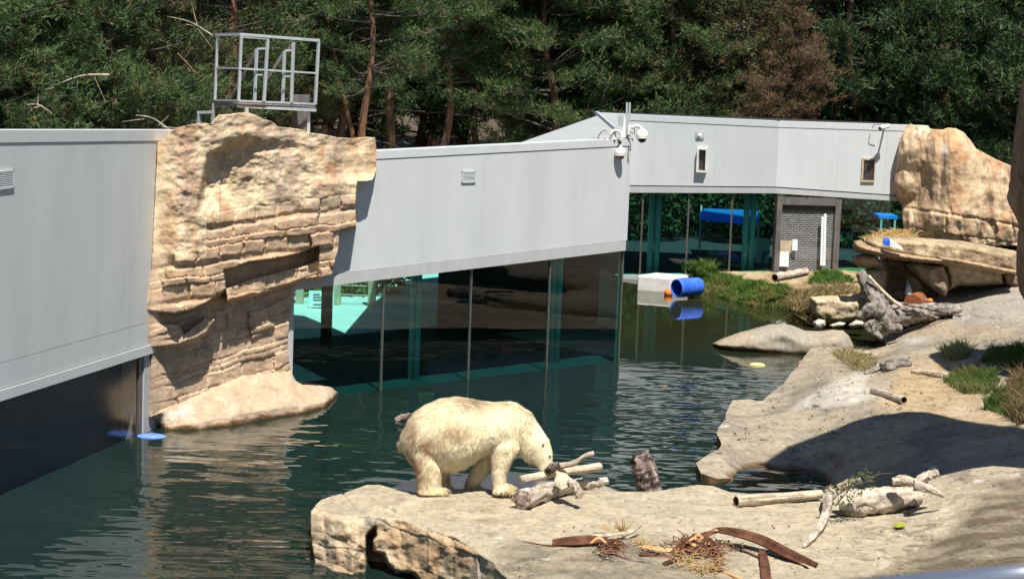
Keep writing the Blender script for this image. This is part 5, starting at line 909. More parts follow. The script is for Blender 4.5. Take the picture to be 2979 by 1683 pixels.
pc = empty('palm_sheath', 'orange-brown palm strip lying between the two sheaths', 'palm sheath'); ribbon('blade', uz([(1868, 1588, .93), (1920, 1598, .93), (1990, 1602, .94)]), [.06, .075, .06], M['sheathin'], 0.4, 0.012, pc); ribbon('blade', uz([(1860, 1610, .88), (1930, 1618, .88), (1985, 1612, .88)]), [.06, .08, .05], M['sheath'], 0.5, 0.012, pc)
ribbon('blade', uz([(1930, 1640, .88), (1955, 1630, .90), (1975, 1624, .90)]), [.05, .06, .04], M['sheath'], 0.5, 0.012, pc)
r_ = np.random.default_rng(31)
for k in range(16):
    cu, cv = (2030 + r_.normal() * 42, 1592 + r_.normal() * 12) if k < 11 else (1778 + r_.normal() * 22, 1594 + r_.normal() * 8); c0 = pz(cu, cv, .90 + .08 * r_.random()); a_ = r_.uniform(0, 6.28); d_ = np.array([math.cos(a_), .6 * math.sin(a_), 0]) * r_.uniform(.06, .16)
    ribbon('husk_strip', [c0 - d_, c0 + [0, 0, .05 + .07 * r_.random()], c0 + d_], [.02, .05, .02], M['sheath'] if k % 3 else M['sheathin'], .7, .008, pa if k < 11 else pb, n=9)
st_ = empty('straw_bundle', 'bundle of dry straw stalks trailing from the palm litter to the picture bottom', 'straw'); fibres('stalks', 1990, 1630, 26, 12, .87, 36, 0.2, M['straw'], st_, 3, 0.005, 0.05); fibres('stalks', 2060, 1655, 40, 14, .87, 60, 0.26, M['straw'], st_, 4, 0.005, 0.05); fibres('stalks', 1870, 1580, 26, 12, .9, 40, 0.16, M['straw'], st_, 5, 0.005, 0.08)
mk('stick', *tube_mesh(uz([(2075, 1650, .90), (2120, 1668, .89), (2170, 1692, .89)]), [.02, .025, .025], 7), M['sheathin'], st_, True)
tu = empty('straw_tuft', 'small fan of dry straw standing above the left palm sheath', 'straw'); r_ = np.random.default_rng(9); mb = MB()
for k in range(26): b0 = pz(1812 + r_.normal() * 4, 1548., .9); mb.tube([b0, b0 + np.array([r_.normal() * .09 - 0.02, r_.normal() * .05, r_.uniform(.1, .24)])], [.006, .003], 4)
for k in range(5): b0 = pz(1800., 1550., .9); mb.tube([b0, b0 + np.array([-.12 - .05 * k, .05, .08]), b0 + np.array([-.3 - .06 * r_.random(), .1, .10])], [.005, .004, .002], 4)
mb.build('stalks', M['straw'], tu)
for k, (a, b) in enumerate((((1807, 1619), (1893, 1637)), ((1745, 1612), (1784, 1632)))): o = log('twig', uz([(a[0], a[1], .885), ((a[0] + b[0]) / 2, (a[1] + b[1]) / 2, .89), (b[0], b[1], .88)]), [.012, .01, .005], M['bark'], ('thin dark twig on the rock in front of the palm litter', 'short bent twig below the left fibre knot')[k], 'twig', n=10, seg=6)
# ---------------------------------------------------------------- right bank
log('hollow_log', ub([(2541, 1135, .07), (2585, 1149, .065), (2630, 1163, .065)]), [.078, .074, .074], M['wood'], 'short hollow log lying on the sand of the right bank', 'log', namp=0.06, seed=11, hollow='end')
log('log', ub([(2655, 1082, .02), (2700, 1084, .05), (2750, 1094, .03)]), [.06, .10, .08], M['woodp'], 'log half buried in the sand beside the grass clump', seed=12, namp=0.15)
dr = empty('driftwood_root', 'dark knotted root with a flat pale top on the right bank', 'driftwood')
for k, (p, r) in enumerate((([(2518, 1086, .55), (2560, 1070, .6), (2600, 1062, .62), (2650, 1058, .62)], [.04, .10, .13, .07]), ([(2590, 1075, .55), (2605, 1058, .68), (2620, 1048, .75)], [.10, .09, .05]), ([(2570, 1078, .52), (2585, 1066, .66), (2575, 1060, .72)], [.06, .07, .04]))): log('root', ub([(q_[0], q_[1], q_[2] - .5) for q_ in p]), r, M['woodg'], namp=0.5, seed=40 + k, parent=dr)
ribbon('flat_top', ub([(2538, 1052, .18), (2580, 1056, .20), (2612, 1048, .22), (2646, 1036, .22)]), [.06, .2, .14, .03], M['woodg'], 0.2, 0.05, dr)
dw = empty('driftwood_log', 'split grey driftwood lying in the grass at the right edge', 'driftwood')
for k, (p, r) in enumerate((([(2850, 1062, 1.05), (2885, 1078, 1.1), (2925, 1098, 1.1)], [.07, .12, .09]), ([(2872, 1052, 1.1), (2905, 1058, 1.2), (2935, 1070, 1.2)], [.05, .08, .06]))): log('limb', uz(p), r, M['woodg'], namp=0.45, seed=44 + k, parent=dw, seg=18)
# big root at the den
br = empty('driftwood_stump', 'big grey twisted driftwood stump with its trunk lying towards the den', 'driftwood')
for k, (p, r) in enumerate((([(2502, 790, 54.2), (2513, 812, 54.2), (2532, 845, 54.1), (2556, 885, 54.0), (2566, 920, 54.0), (2560, 955, 53.9), (2550, 985, 53.8)], [.10, .15, .20, .27, .30, .25, .12]), ([(2560, 925, 54.0), (2620, 918, 54.4), (2700, 906, 55.0), (2790, 900, 55.6)], [.30, .26, .22, .14]), ([(2560, 905, 53.8), (2530, 900, 53.6), (2508, 918, 53.6), (2498, 912, 53.5)], [.2, .16, .12, .08]), ([(2566, 930, 53.7), (2590, 950, 53.6), (2620, 955, 53.7)], [.2, .12, .10]), ([(2555, 940, 53.7), (2545, 965, 53.6), (2565, 985, 53.5)], [.2, .12, .05]), ([(2540, 935, 53.7), (2522, 945, 53.6), (2528, 965, 53.6)], [.15, .1, .06]))): log('root', uv(p), r, M['woodg'], namp=0.32, seed=50 + k, parent=br, seg=22, n=34, nf=6)
log('plank', uv([(2527, 802, 53.9), (2560, 838, 53.9), (2596, 872, 53.9), (2622, 890, 53.9)]), [.04, .045, .04, .05], M['woodp'], 'thin pale pole leaning on the grey driftwood stump', 'branch', namp=0.1, seed=13, n=12, seg=8)
log('branch', uv([(2590, 876, 53.9), (2680, 893, 54.3), (2805, 922, 54.9)]), [.03, .035, .025], M['bark'], 'long thin dark branch lying in front of the den', 'branch', namp=0.15, seed=14, n=14, seg=8)
log('branch', uv([(2640, 898, 54.1), (2690, 910, 54.3), (2730, 925, 54.4)]), [.03, .03, .03], M['bark'], 'short dark branch lying against the driftwood trunk', 'branch', namp=0.2, seed=15, n=10, seg=8)
p = uv([(2657, 885, 55.6)])[0]; ba = empty('brown_drum', 'rusty brown drum end standing in front of the den', 'drum'); v, f = tube_mesh([p + [0, 0, .02], p + [0.25, .55, .04]], [.27, .25], 20); mk('shell', v, f, M['rust'], ba, True); v, f = tube_mesh([p + [-.012, -.03, .02], p + [0.0, -.002, .02]], [.25, .25], 20); mk('head', v, f, M['rust'], ba)
o = pebble('stone', [(2672, 862), (2690, 860), (2700, 872), (2695, 886), (2680, 888)], 56.0, .2, M['stone'], st=3, colf=plain((.42, .35, .22), (.5, .42, .28))); tag(o, 'small tan stone beside the brown drum', 'rock')
c = uv([(2705, 874, 55.8)])[0]; o = MB().sph(c, .09, 10, 6, (1, .7, .8)).build('toy', M['orange'], None, True); tag(o, 'small orange lump in the shade beside the brown drum', 'toy')
c0, c1 = uv([(2644, 858, 56.6), (2642, 815, 57.2)]); v, f = tube_mesh([c0, c1], [.11, .035], 12); o = mk('plastic_cone', v, f, M['white'], None, True); tag(o, 'pale tapered cone leaning in the mouth of the den', 'cone')
cb = empty('carton', 'blue and white carton lying on the straw above the den', 'carton'); q = uv([(2568, 712, 55.85), (2588, 716, 55.8), (2588, 698, 55.8), (2572, 696, 55.9)]); MB().hexa(q, [x + [0.05, .35, .02] for x in q]).build('blue_end', M['blue'], cb); q2 = uv([(2589, 716, 55.78), (2626, 725, 55.6), (2622, 721, 55.65), (2589, 699, 55.8)]); MB().hexa(q2, [x + [0.05, .35, .02] for x in q2]).build('white_side', M['white'], cb)
log('hollow_log', uv([(2254, 808, 60.6), (2300, 799, 61.2), (2345, 790, 61.8)]), [.125, .125, .12], M['wood'], 'hollow log lying on the sandy bank under the grille door', 'log', namp=0.06, seed=16, hollow='start')
# ---------------------------------------------------------------- floating toys
wb = empty('floating_block', 'white plastic block floating at the far end of the pond', 'float'); a = pz(1852., 842., 0.); d1 = np.array([1.05, -0.42, 0]); d2 = np.array([.62, .95, 0]); h = .46; zlo = -.1
bm_ = [a + Z3 * zlo, a + d1 + Z3 * zlo, a + d1 + Z3 * h, a + Z3 * h]; o = MB().hexa(bm_, [x + d2 for x in bm_]).build('block', M['white'], wb); bv_ = o.modifiers.new('b', 'BEVEL'); bv_.width = .06; bv_.segments = 3
bb = empty('blue_barrel', 'open blue plastic barrel lying in the shallows against the white block', 'barrel'); p0 = py(1968., 838., 62.2); p1 = p0 + np.array([.72, .55, .02]); v, f = tube_mesh([p0, p0 * .93 + p1 * .07, p0 * .6 + p1 * .4, p1], [.27, .285, .29, .27], 26, n=14); k = 14 * 26; f = [q for q in f if len(q) == 4] + [tuple((14 - 1) * 26 + j for j in range(26))]; mk('shell', v, f, M['blue'], bb, True)
vi, fi = tube_mesh([p0, p0 * .6 + p1 * .4, p1 * .96 + p0 * .04], [.25, .265, .25], 26, n=14); fi = [q[::-1] for q in fi if len(q) == 4] + [tuple(13 * 26 + j for j in range(26))[::-1]]; mk('inside', vi, fi, M['blue'], bb, True); mk('rim', list(v[:26]) + list(vi[:26]), [(j, (j + 1) % 26, 26 + (j + 1) % 26, 26 + j) for j in range(26)], M['blue'], bb)
c = pz(1944., 858., .0); o = MB().sph(c + [0, 0, .07], .135, 18, 12).build('ball', M['orange'], None, True); tag(o, 'orange ball floating beside the blue barrel', 'ball')
c = pz(441., 1268., .0); fl = empty('blue_float', 'flat round blue float by the foot of the carved rock', 'float'); MB().sph(c, .28, 26, 6, (1, .75, .16), -.6, 1).build('disc', M['bluef'], fl, True); MB().tube([c + [-.05, 0, .04], c + [0, 0, .065], c + [.05, 0, .04]], .012, 6).build('handle', M['bluef'], fl, True)
c = pz(2203., 1062., .0); o = MB().sph(c, .2, 20, 8, (1, .6, .35), -.6, 1).build('float', M['yellow'], None, True); tag(o, 'pale yellow float in the pond near the right bank', 'float')
for k, (u, v, w_) in enumerate(((2330, 1062, 0.12), (2478, 1027, .25))):
    o = pebble('stone', [(u - 12, v), (u - 6, v - 14), (u + 10, v - 12), (u + 14, v + 4), (u + 4, v + 22), (u - 8, v + 18)] if k == 0 else [(2470, 1026), (2500, 1020), (2535, 1022), (2540, 1030), (2500, 1034)], 49.4 if k == 0 else 51.2, .12, M['stone'], st=3, colf=plain((.34, .22, .14), (.4, .28, .18)) if k == 0 else plain((.66, .62, .55), (.6, .55, .48))); tag(o, ('small reddish stone at the edge of the right bank near the yellow float', 'thin white stone slab on the bank beside the broad boulder')[k], 'rock')
# ================================================================ steel platform above the carved rock
pf = empty('steel_platform', 'galvanised steel railed platform standing above the carved rock', 'platform')
yF = lambda u: np.interp(u, [560, 630, 698, 925], [43.0, 42.6, 41.4, 42.2])
def pp(u, v, dy=0): return py(np.float64(u), np.float64(v), float(yF(u)) + dy)
def bars(name, segs, w_, m=M["steel"], dy=0):
    for (a, b) in segs: MB().bar(pp(*a, dy), pp(*b, dy), w_).build(name, m, pf)
bars('post', [((633, 105), (625, 292)), ((702, 103), (694, 293)), ((779, 112), (768, 294)), ((854, 123), (848, 298)), ((927, 120), (917, 304))], .05)
bars('top_rail', [((629, 101), (702, 100)), ((702, 100), (929, 118))], .055); bars('upper_rail', [((703, 107), (781, 113))], .04)
bars('mid_rail', [((631, 197), (697, 199)), ((697, 199), (922, 213))], .035)
bars('deck_edge', [((624, 291), (694, 293)), ((694, 293), (919, 303))], .035)
MB().hexa([pp(692, 309), pp(918, 320), pp(919, 304), pp(693, 294)], [x + [0, .02, 0] for x in (pp(692, 309), pp(918, 320), pp(919, 304), pp(693, 294))]).build('deck_beam', M['bronze'], pf)
MB().hexa([pp(623, 306), pp(690, 309), pp(692, 294), pp(624, 292)], [x + [0, .02, 0] for x in (pp(623, 306), pp(690, 309), pp(692, 294), pp(624, 292))]).build('deck_beam', M['bronze'], pf)
bars('beam_flange', [((690, 309), (919, 321))], .05)
A0, A1, A2 = pp(625, 293), pp(694, 294), pp(917, 304); A3 = A2 + (A0 - A1); MB().add([q + Z3 * -.02 for q in (A0, A1, A2, A3)] + [q - Z3 * .05 for q in (A0, A1, A2, A3)], [(0, 1, 2, 3), (7, 6, 5, 4), (0, 4, 5, 1), (1, 5, 6, 2), (2, 6, 7, 3), (3, 7, 4, 0)]).build('deck', M['steel'], pf)
bars('leg', [((718, 312), (716, 345))], .06, dy=.1); bars('leg', [((899, 318), (897, 400))], .06, dy=.15); bars('leg', [((622, 300), (618, 370))], .05)
bars('ladder_rail', [((747, 142), (741, 292)), ((828, 148), (823, 296))], .05, dy=.9); bars('ladder_top', [((747, 142), (776, 141)), ((828, 148), (853, 146))], .035, dy=.6); pf_, pf = pf, [c_ for c_ in bpy.data.objects if c_.parent == pf and c_.name.startswith('ladder_rail')][0]; bars('ladder_rung', [((744, 218), (763, 218)), ((826, 222), (846, 222))], .03, dy=.7); pf = pf_
bars('brace', [((746, 146), (654, 318)), ((827, 150), (770, 240)), ((852, 124), (836, 150))], .045, M['bronze'], .95); bars('side_frame', [((576, 327), (623, 326)), ((580, 328), (578, 360))], .06)
o = MB().box(pp(876, 325, 1.2) - [0, 0, .1], (.34, .4, .9)).build('cabinet', M['bronze']); tag(o, 'dark metal cabinet under the steel platform', 'cabinet')
# ================================================================ cameras
def dome(name, u, v, y, r, parent, dark):
    c = py(np.float64(u), np.float64(v), y); hs = MB().sph(c, r, 20, 10, (1, 1, 1.15), -.25, 1).build('housing', M['white'], parent, True); parent = hs
    MB().tube([c - Z3 * r * .42, c - Z3 * r * .26], [r * 1.0, r * 1.02], 20).build('collar', M['white'], parent, True); MB().sph(c - Z3 * r * .42, r * .72, 16, 8, (1, 1, 1), -1, .1).build('dome_window', dark, parent, True); return c
yc = 49.2
cm = empty('dome_camera', 'white dome camera on a gooseneck in front of the middle wall corner', 'camera', 'dome cameras'); c = dome('dome_camera', 1805, 446, yc, .135, cm, M['bronze'])
MB().tube([c + Z3 * .13, c + Z3 * .3, py(1806., 390., yc), py(1796., 380., yc), py(1782., 382., yc), py(1777., 392., yc)], .036, 10).build('gooseneck', M['white'], cm, True); MB().box(py(1774., 393., yc + .15), (.09, .34, .22), MP.t).build('bracket', M['white'], cm); MB().tube([py(1804., 408., yc), py(1805., 418., yc)], .045, 10).build('coupling', M['black'], cm, True)
c2 = empty('dome_camera', 'white dome camera hanging from an arched arm right of the wall corner', 'camera', 'dome cameras'); c = dome('dome_camera', 1868, 395, yc + .3, .15, c2, M['black'])
MB().tube([c + Z3 * .15, py(1866., 374., yc + .3), py(1856., 367., yc + .3), py(1842., 369., yc + .3), py(1830., 376., yc + .3)], .04, 10).build('arm', M['white'], c2, True); MB().hexa(*[[py(float(u), float(v), yy_) for u, v in ((1826, 392), (1836, 391), (1838, 364), (1827, 364))] for yy_ in (yc + .25, yc + .4)]).build('bracket', M['white'], c2)
MB().tube([py(1838., 386., yc + .2), py(1845., 388., yc + .2), py(1846., 376., yc + .2), py(1836., 372., yc + .2)], .014, 6).build('cable', M['bronze'], c2, True)
ms = empty('camera_mast', 'steel channel mast with a sloping strut carrying the dome cameras', 'mast')
for u in (1822, 1830): MB().bar(py(float(u), 398., yc + .35), py(float(u) + 2, 298., yc + .35), .045).build('channel', M['steel'], ms)
MB().bar(py(1826., 470., yc + .38), py(1824., 392., yc + .38), .06).build('channel', M['bronze'], ms); MB().bar(py(1736., 328., yc + 1.5), py(1792., 376., yc + .1), .075).build('strut', M['steel'], ms); MB().box(py(1806., 352., yc + .3), (.12, .1, .26)).build('junction_box', M['steel'], ms)
MB().bar(py(1762., 409., yc), py(1790., 409., yc), .05).build('base_plate', M['black'], ms); MB().bar(py(1765., 411., yc + .1), py(1763., 466., yc + .1), .03).build('conduit', M['bronze'], ms); MB().tube([py(1775., 410., yc), py(1774., 440., yc + .1), py(1774., 470., yc + .12)], .02, 6).build('conduit', M['bronze'], ms)
MB().tube([py(1764., 379., yc), py(1752., 382., yc), py(1740., 400., yc), py(1748., 406., yc), py(1764., 402., yc)], .014, 6).build('cable_loop', M['bronze'], ms, True)
bc = empty('bullet_camera', 'small white bullet camera on the far wall coping near the boulders', 'camera'); q = py(2570., 370., 66.0); MB().tube([q + [.16, .0, .05], q + [-.14, -.25, -.03]], .07, 14).build('body', M['white'], bc, True); MB().tube([q + [-.12, -.24, -.03], q + [-.17, -.28, -.04]], .055, 14).build('lens', M['black'], bc, True); MB().bar(q + [.1, 0, .03], q + [.12, .55, -.02], .05).build('bracket', M['white'], bc); MB().tube([q + [-.05, .1, .06], q + [-.28, .1, .06], q + [-.3, .3, -.04]], .012, 6).build('cable', M['bronze'], bc, True)
# handrail near the viewer
hr = empty('handrail', 'out-of-focus polished handrail crossing the lower right corner', 'railing'); a = py(2400., 1718., 4.6); b = py(3300., 1646., 4.3); MB().tube([a, b], .024, 20).build('rail', M['rail'], hr, True)
MB().tube([a, a - [0, 0, 1.1]], .02, 12).build('post', M['rail'], hr, True); MB().tube([b, b - [0, 0, 1.1]], .02, 12).build('post', M['rail'], hr, True)
# unseen canopy added above the frame, outline shaped to cast the right bank's shadow
sh_edge = [(2128, 1440, -.05), (2150, 1402, 0), (2200, 1362, .0), (2280, 1312, .2), (2400, 1262, .42), (2550, 1216, .72), (2690, 1199, .92), (2850, 1218, 1.15), (2990, 1246, 1.25), (3400, 1330, 1.5), (3400, 1400, 1.2), (2700, 1418, .8), (2400, 1450, .0)]
ring = []
for u, v, z in sh_edge: q = pz(np.float64(u), np.float64(v), z); t = (11.5 - q[2]) / SUN[2]; ring.append(q + SUN * t)
n_ = len(ring); sr = empty('shadow_caster', 'unseen canopy added high up to cast the shadow on the right bank', 'roof'); mk('canopy', ring + [q + Z3 * .15 for q in ring], [tuple(range(n_)), tuple(range(n_, 2 * n_))[::-1]] + [(i, i + n_, (i + 1) % n_ + n_, (i + 1) % n_) for i in range(n_)], M['fascia'], sr)
for k in (8, 10): MB().bar((ring[k][0] + .3, ring[k][1], -1), (ring[k][0] + .3, ring[k][1], 11.6), .16).build('post', M['steel'], sr)
# ================================================================ plants
def grass(name, poly, zf, n, h, w_, cols, label, seed=0, spread=0.35, dz=0.0, cat='grass', thing=False):
    r = np.random.default_rng(seed + 90); P = np.array(poly, float); U = []; V = []
    while len(U) < n:
        u = r.uniform(P[:, 0].min(), P[:, 0].max(), 4 * n); v = r.uniform(P[:, 1].min(), P[:, 1].max(), 4 * n); k = inpoly(u, v, poly); U += list(u[k]); V += list(v[k])
    U = np.array(U[:n]); V = np.array(V[:n]); z = zf(U, V) if callable(zf) else np.full(n, float(zf)); C = pz(U, V, z) + [0, 0, dz - .02]; cl_ = 0.6 + 0.8 * ss(-.3, .4, fbm(C * 1.6, 2))
    d = np.stack([r.normal(size=n) * spread, r.normal(size=n) * spread, np.ones(n)], 1); L_ = (h * r.uniform(.5, 1.2, n) * cl_)[:, None]; s_ = np.cross(d, r.normal(size=(n, 3))); s_ /= np.linalg.norm(s_, axis=1)[:, None]; bend = np.stack([r.normal(size=n), r.normal(size=n), -np.abs(r.normal(size=n)) * .6], 1) * L_ * .25
    M_ = C + d * L_ * .55; T_ = C + d * L_ + bend; V_ = np.stack([C - s_ * w_ / 2, C + s_ * w_ / 2, M_ + s_ * w_ * .4, M_ - s_ * w_ * .4, T_], 1).reshape(-1, 3); I = np.arange(n)[:, None] * 5; F = np.concatenate([I + [0, 1, 2], I + [0, 2, 3], I + [3, 2, 4]])
    k = r.random(n)[:, None]; pk = ss(-.25, .25, fbm(C * .9 + 5, 2))[:, None]; c = np.array(cols[0]) * (1 - k) + np.array(cols[1]) * k; c = c * pk + (np.array(cols[2]) * .4 + c * .6) * (1 - pk) if len(cols) > 2 else c
    o = mkf(name, V_, F, M['grass'], None, False, np.repeat(c, 5, 0))
    if thing: tag(o, label, cat)
    else: tag(o, label, None, None, 'stuff')
    return o
G1, G2, G3 = (0.06, 0.13, 0.022), (0.13, 0.20, 0.045), (0.28, 0.22, 0.09)
grass('grass', [(1985, 808), (2000, 790), (2060, 800), (2200, 820), (2290, 842), (2350, 850), (2335, 900), (2220, 898), (2110, 872), (2050, 852)], fz, 12000, .21, .026, (G1, G2, G3), 'tall green reeds along the far waterline', 1)
grass('grass', [(1992, 800), (2010, 778), (2030, 772), (2060, 782), (2080, 800), (2050, 815)], fz, 1800, .45, .04, (G1, (.16, .22, .06)), 'light green reed clump by the blue barrel', 2)
grass('grass', [(2352, 825), (2375, 800), (2400, 788), (2430, 796), (2475, 812), (2480, 822), (2430, 828)], fz, 4000, .18, .026, ((.07, .14, .025), (.11, .19, .04)), 'bright green grass mound below the grille door', 3)
grass('dry_stems', [(2300, 862), (2350, 845), (2440, 842), (2520, 850), (2500, 870), (2370, 870), (2330, 905), (2305, 900)], lambda u, v: fz(u, v) * 0 + .45, 1800, .28, .03, ((.20, .15, .07), (.30, .24, .12)), 'dry brown stems over the cream stone block', 4, spread=.7)
grass('dry_stems', [(2300, 880), (2345, 870), (2365, 900), (2372, 945), (2350, 940), (2310, 905)], .1, 900, .35, .03, ((.16, .12, .05), (.26, .2, .1)), 'brown stems hanging into the water by the cream block', 5, spread=.7)
grass('grass', [(2735, 1040), (2745, 1018), (2780, 1005), (2815, 1015), (2820, 1035), (2790, 1050), (2755, 1050)], bz, 900, .26, .018, ((.20, .22, .09), (.30, .30, .14)), 'pale grass tuft on the right bank', 6, spread=.5, thing=True)
grass('grass', [(2745, 1115), (2770, 1085), (2820, 1070), (2890, 1085), (2910, 1110), (2870, 1150), (2800, 1145)], bz, 3000, .20, .016, ((.06, .11, .025), (.11, .15, .045), (.26, .21, .09)), 'bright green grass clump on the sand of the right bank', 7, thing=True)
grass('grass', [(2860, 1190), (2900, 1140), (3000, 1130), (3000, 1225), (2930, 1215)], bz, 2200, .24, .018, ((.05, .09, .02), (.09, .13, .035)), 'dark green grass at the right picture edge', 8, thing=True)
grass('grass', [(2850, 1055), (2880, 1020), (2990, 1000), (3000, 1070), (2940, 1075)], bz, 1500, .26, .02, ((.05, .10, .02), (.14, .19, .05)), 'shaded weeds around the split driftwood', 9, thing=True)
grass('dry_grass', [(2920, 1200), (2935, 1120), (2990, 1070), (3010, 1230), (2960, 1240)], bz, 2600, .30, .022, ((.14, .10, .05), (.22, .16, .08)), 'dry brown grass hummock at the right picture edge', 10, thing=True)
grass('dry_grass', [(2420, 1035), (2470, 1020), (2540, 1045), (2530, 1085), (2480, 1075)], bz, 900, .22, .018, ((.34, .27, .13), (.24, .2, .1)), 'dry grass on the bank beside the dark root', 11, spread=.8, thing=True)
grass('straw', [(2515, 700), (2560, 678), (2620, 674), (2660, 690), (2640, 705), (2590, 708)], lambda u, v: 1.98 + 0 * u, 2600, .13, .03, ((.50, .34, .15), (.62, .45, .21)), 'heap of golden straw on the den slabs', 12, spread=1.3)
M['hedge'] = M['needle']
def bush(name, c, rx_, ry, rz_, n, size, cols, label, cat, seed):
    r = np.random.default_rng(seed); d = r.normal(size=(n, 3)); d /= np.linalg.norm(d, axis=1)[:, None]; q = d * (r.random(n) ** .25)[:, None]; q *= (1 + .35 * pn(d * 2.2 + seed))[:, None]; C = np.array(c) + q * [rx_, ry, rz_]
    a = r.normal(size=(n, 3)); a /= np.linalg.norm(a, axis=1)[:, None]; b = np.cross(a, r.normal(size=(n, 3))); b /= np.linalg.norm(b, axis=1)[:, None]; L_ = size * r.uniform(.6, 1.3, n)[:, None]
    V_ = np.stack([C - a * L_ / 2, C + b * L_ * .3, C + a * L_ / 2, C - b * L_ * .3], 1).reshape(-1, 3); k = r.random(n)[:, None]; col = np.repeat(np.array(cols[0]) * (1 - k) + np.array(cols[1]) * k, 4, 0)
    t = empty(name, label, cat); mkf('foliage', V_, np.arange(n * 4).reshape(-1, 4), M['needle'], t, False, col)['kind'] = 'stuff'; mk('stem', *tube_mesh([(c[0], c[1], c[2] - rz_ - .3), (c[0] + .1, c[1], c[2])], [.08, .03], 6), M['trunk'], t); return t
for k, (u, y, w_, hh, lab) in enumerate(((1850, 80, 2.2, 1.7, 'leafy bush seen through the leftmost far window'), (1960, 82, 2.4, 1.7, 'leafy bush seen through the second far window'), (2080, 84, 2.6, 1.5, 'leafy bush behind the blue awning'), (2180, 80, 1.6, 1.6, 'leafy bush right of the blue awning'), (2490, 80, 2.2, 1.8, 'leafy bush seen through the far right window'))):
    x = py(float(u), 650., y)[0]; bush('bush', (x, y, 1.6), w_, 1.3, hh, 2600, .22, ((.018, .036, .012), (.045, .078, .022)), lab, 'bush', 200 + k)
for k, (u, y) in enumerate(((870, 60.5), (990, 61.0), (1090, 61.5))):
    x = py(float(u), 870., y)[0]; bush('bush', (x, y, 1.2), 1.3, .9, 1.5, 1600, .2, ((.06, .12, .02), (.14, .22, .05)), 'leafy bush behind the plaza fence, %s of three seen through the leftmost pane' % ('left', 'middle', 'right')[k], 'bush', 220 + k)

# grit and crumbs lying about
def crumbs(name, poly, zf, n, smin, smax, m, colr, label, seed):
    r = np.random.default_rng(seed + 400); P = np.array(poly, float); U = np.empty(0); V = np.empty(0)
    while len(U) < n:
        u = r.uniform(P[:, 0].min(), P[:, 0].max(), 3 * n); v = r.uniform(P[:, 1].min(), P[:, 1].max(), 3 * n); k = inpoly(u, v, poly); U = np.concatenate([U, u[k]]); V = np.concatenate([V, v[k]])
    U, V = U[:n], V[:n]; C = pz(U, V, zf(U, V)); s_ = smin + (smax - smin) * r.random(n) ** 3; b = np.array([(1, 0, 0), (-1, 0, 0), (0, 1, 0), (0, -1, 0), (0, 0, .7), (0, 0, -.7)], float); V_ = (C[:, None, :] + b[None] * s_[:, None, None] * r.uniform(.6, 1.3, (n, 6, 1))).reshape(-1, 3)
    f = np.array([(0, 2, 4), (2, 1, 4), (1, 3, 4), (3, 0, 4), (2, 0, 5), (1, 2, 5), (3, 1, 5), (0, 3, 5)]); F = (np.arange(n)[:, None, None] * 6 + f[None]).reshape(-1, 3); kk = r.random(n)[:, None]; c = np.repeat(np.array(colr[0]) * (1 - kk) + np.array(colr[1]) * kk, 6, 0)
    o = mkf(name, V_, F, m, None, False, c); o['kind'] = 'stuff'; o['label'] = label
crumbs('gravel', [(1500, 1530), (2500, 1480), (2979, 1420), (2979, 1683), (1480, 1683)], gz_, 420, .005, .028, M['stone'], ((.30, .25, .17), (.12, .09, .06)), 'grit and crumbs scattered over the foreground rock', 1)
crumbs('bark_crumbs', [(1620, 1560), (2300, 1560), (2260, 1670), (1700, 1650)], gz_, 300, .005, .022, M['stone'], ((.14, .07, .04), (.30, .18, .09)), 'crumbs of bark and fibre around the palm litter', 2)
crumbs('gravel', [(2080, 1300), (2330, 1090), (2560, 1060), (2860, 1100), (2950, 1200), (2680, 1195), (2300, 1290)], bz, 500, .008, .045, M['stone'], ((.34, .28, .20), (.16, .12, .08)), 'pebbles and grit scattered over the right bank', 3)
# ================================================================ the pine wood behind
o = MB().add([(-90, 92, 1.0), (3, 92, 1.0), (90, 92, 1.0), (90, 320, 3), (-90, 320, 3), (-90, 46, 1.0), (-16, 46, 1.0), (-13, 62, 1.0)], [(0, 1, 4), (1, 2, 3, 4), (5, 6, 7, 1, 0)]).build('woodland_floor', M['ground']); o['kind'] = 'structure'
def needles(C, D, size, cols, r, k=9, wd=.10):
    n = len(C); a = np.repeat(C, k, 0); d = np.repeat(D, k, 0) * .75 + r.normal(size=(n * k, 3)) * .62; d /= np.linalg.norm(d, axis=1)[:, None]; L_ = np.repeat(size, k)[:, None] * r.uniform(.6, 1.15, (n * k, 1)); s_ = np.cross(d, r.normal(size=(n * k, 3))); s_ /= np.linalg.norm(s_, axis=1)[:, None]
    a = a + r.normal(size=a.shape) * np.repeat(size, k)[:, None] * .28; w_ = L_ * wd
    V_ = np.stack([a - s_ * w_, a + s_ * w_, a + d * L_], 1).reshape(-1, 3); return V_, np.arange(n * k * 3).reshape(-1, 3), np.repeat(np.repeat(cols, k, 0), 3, 0)
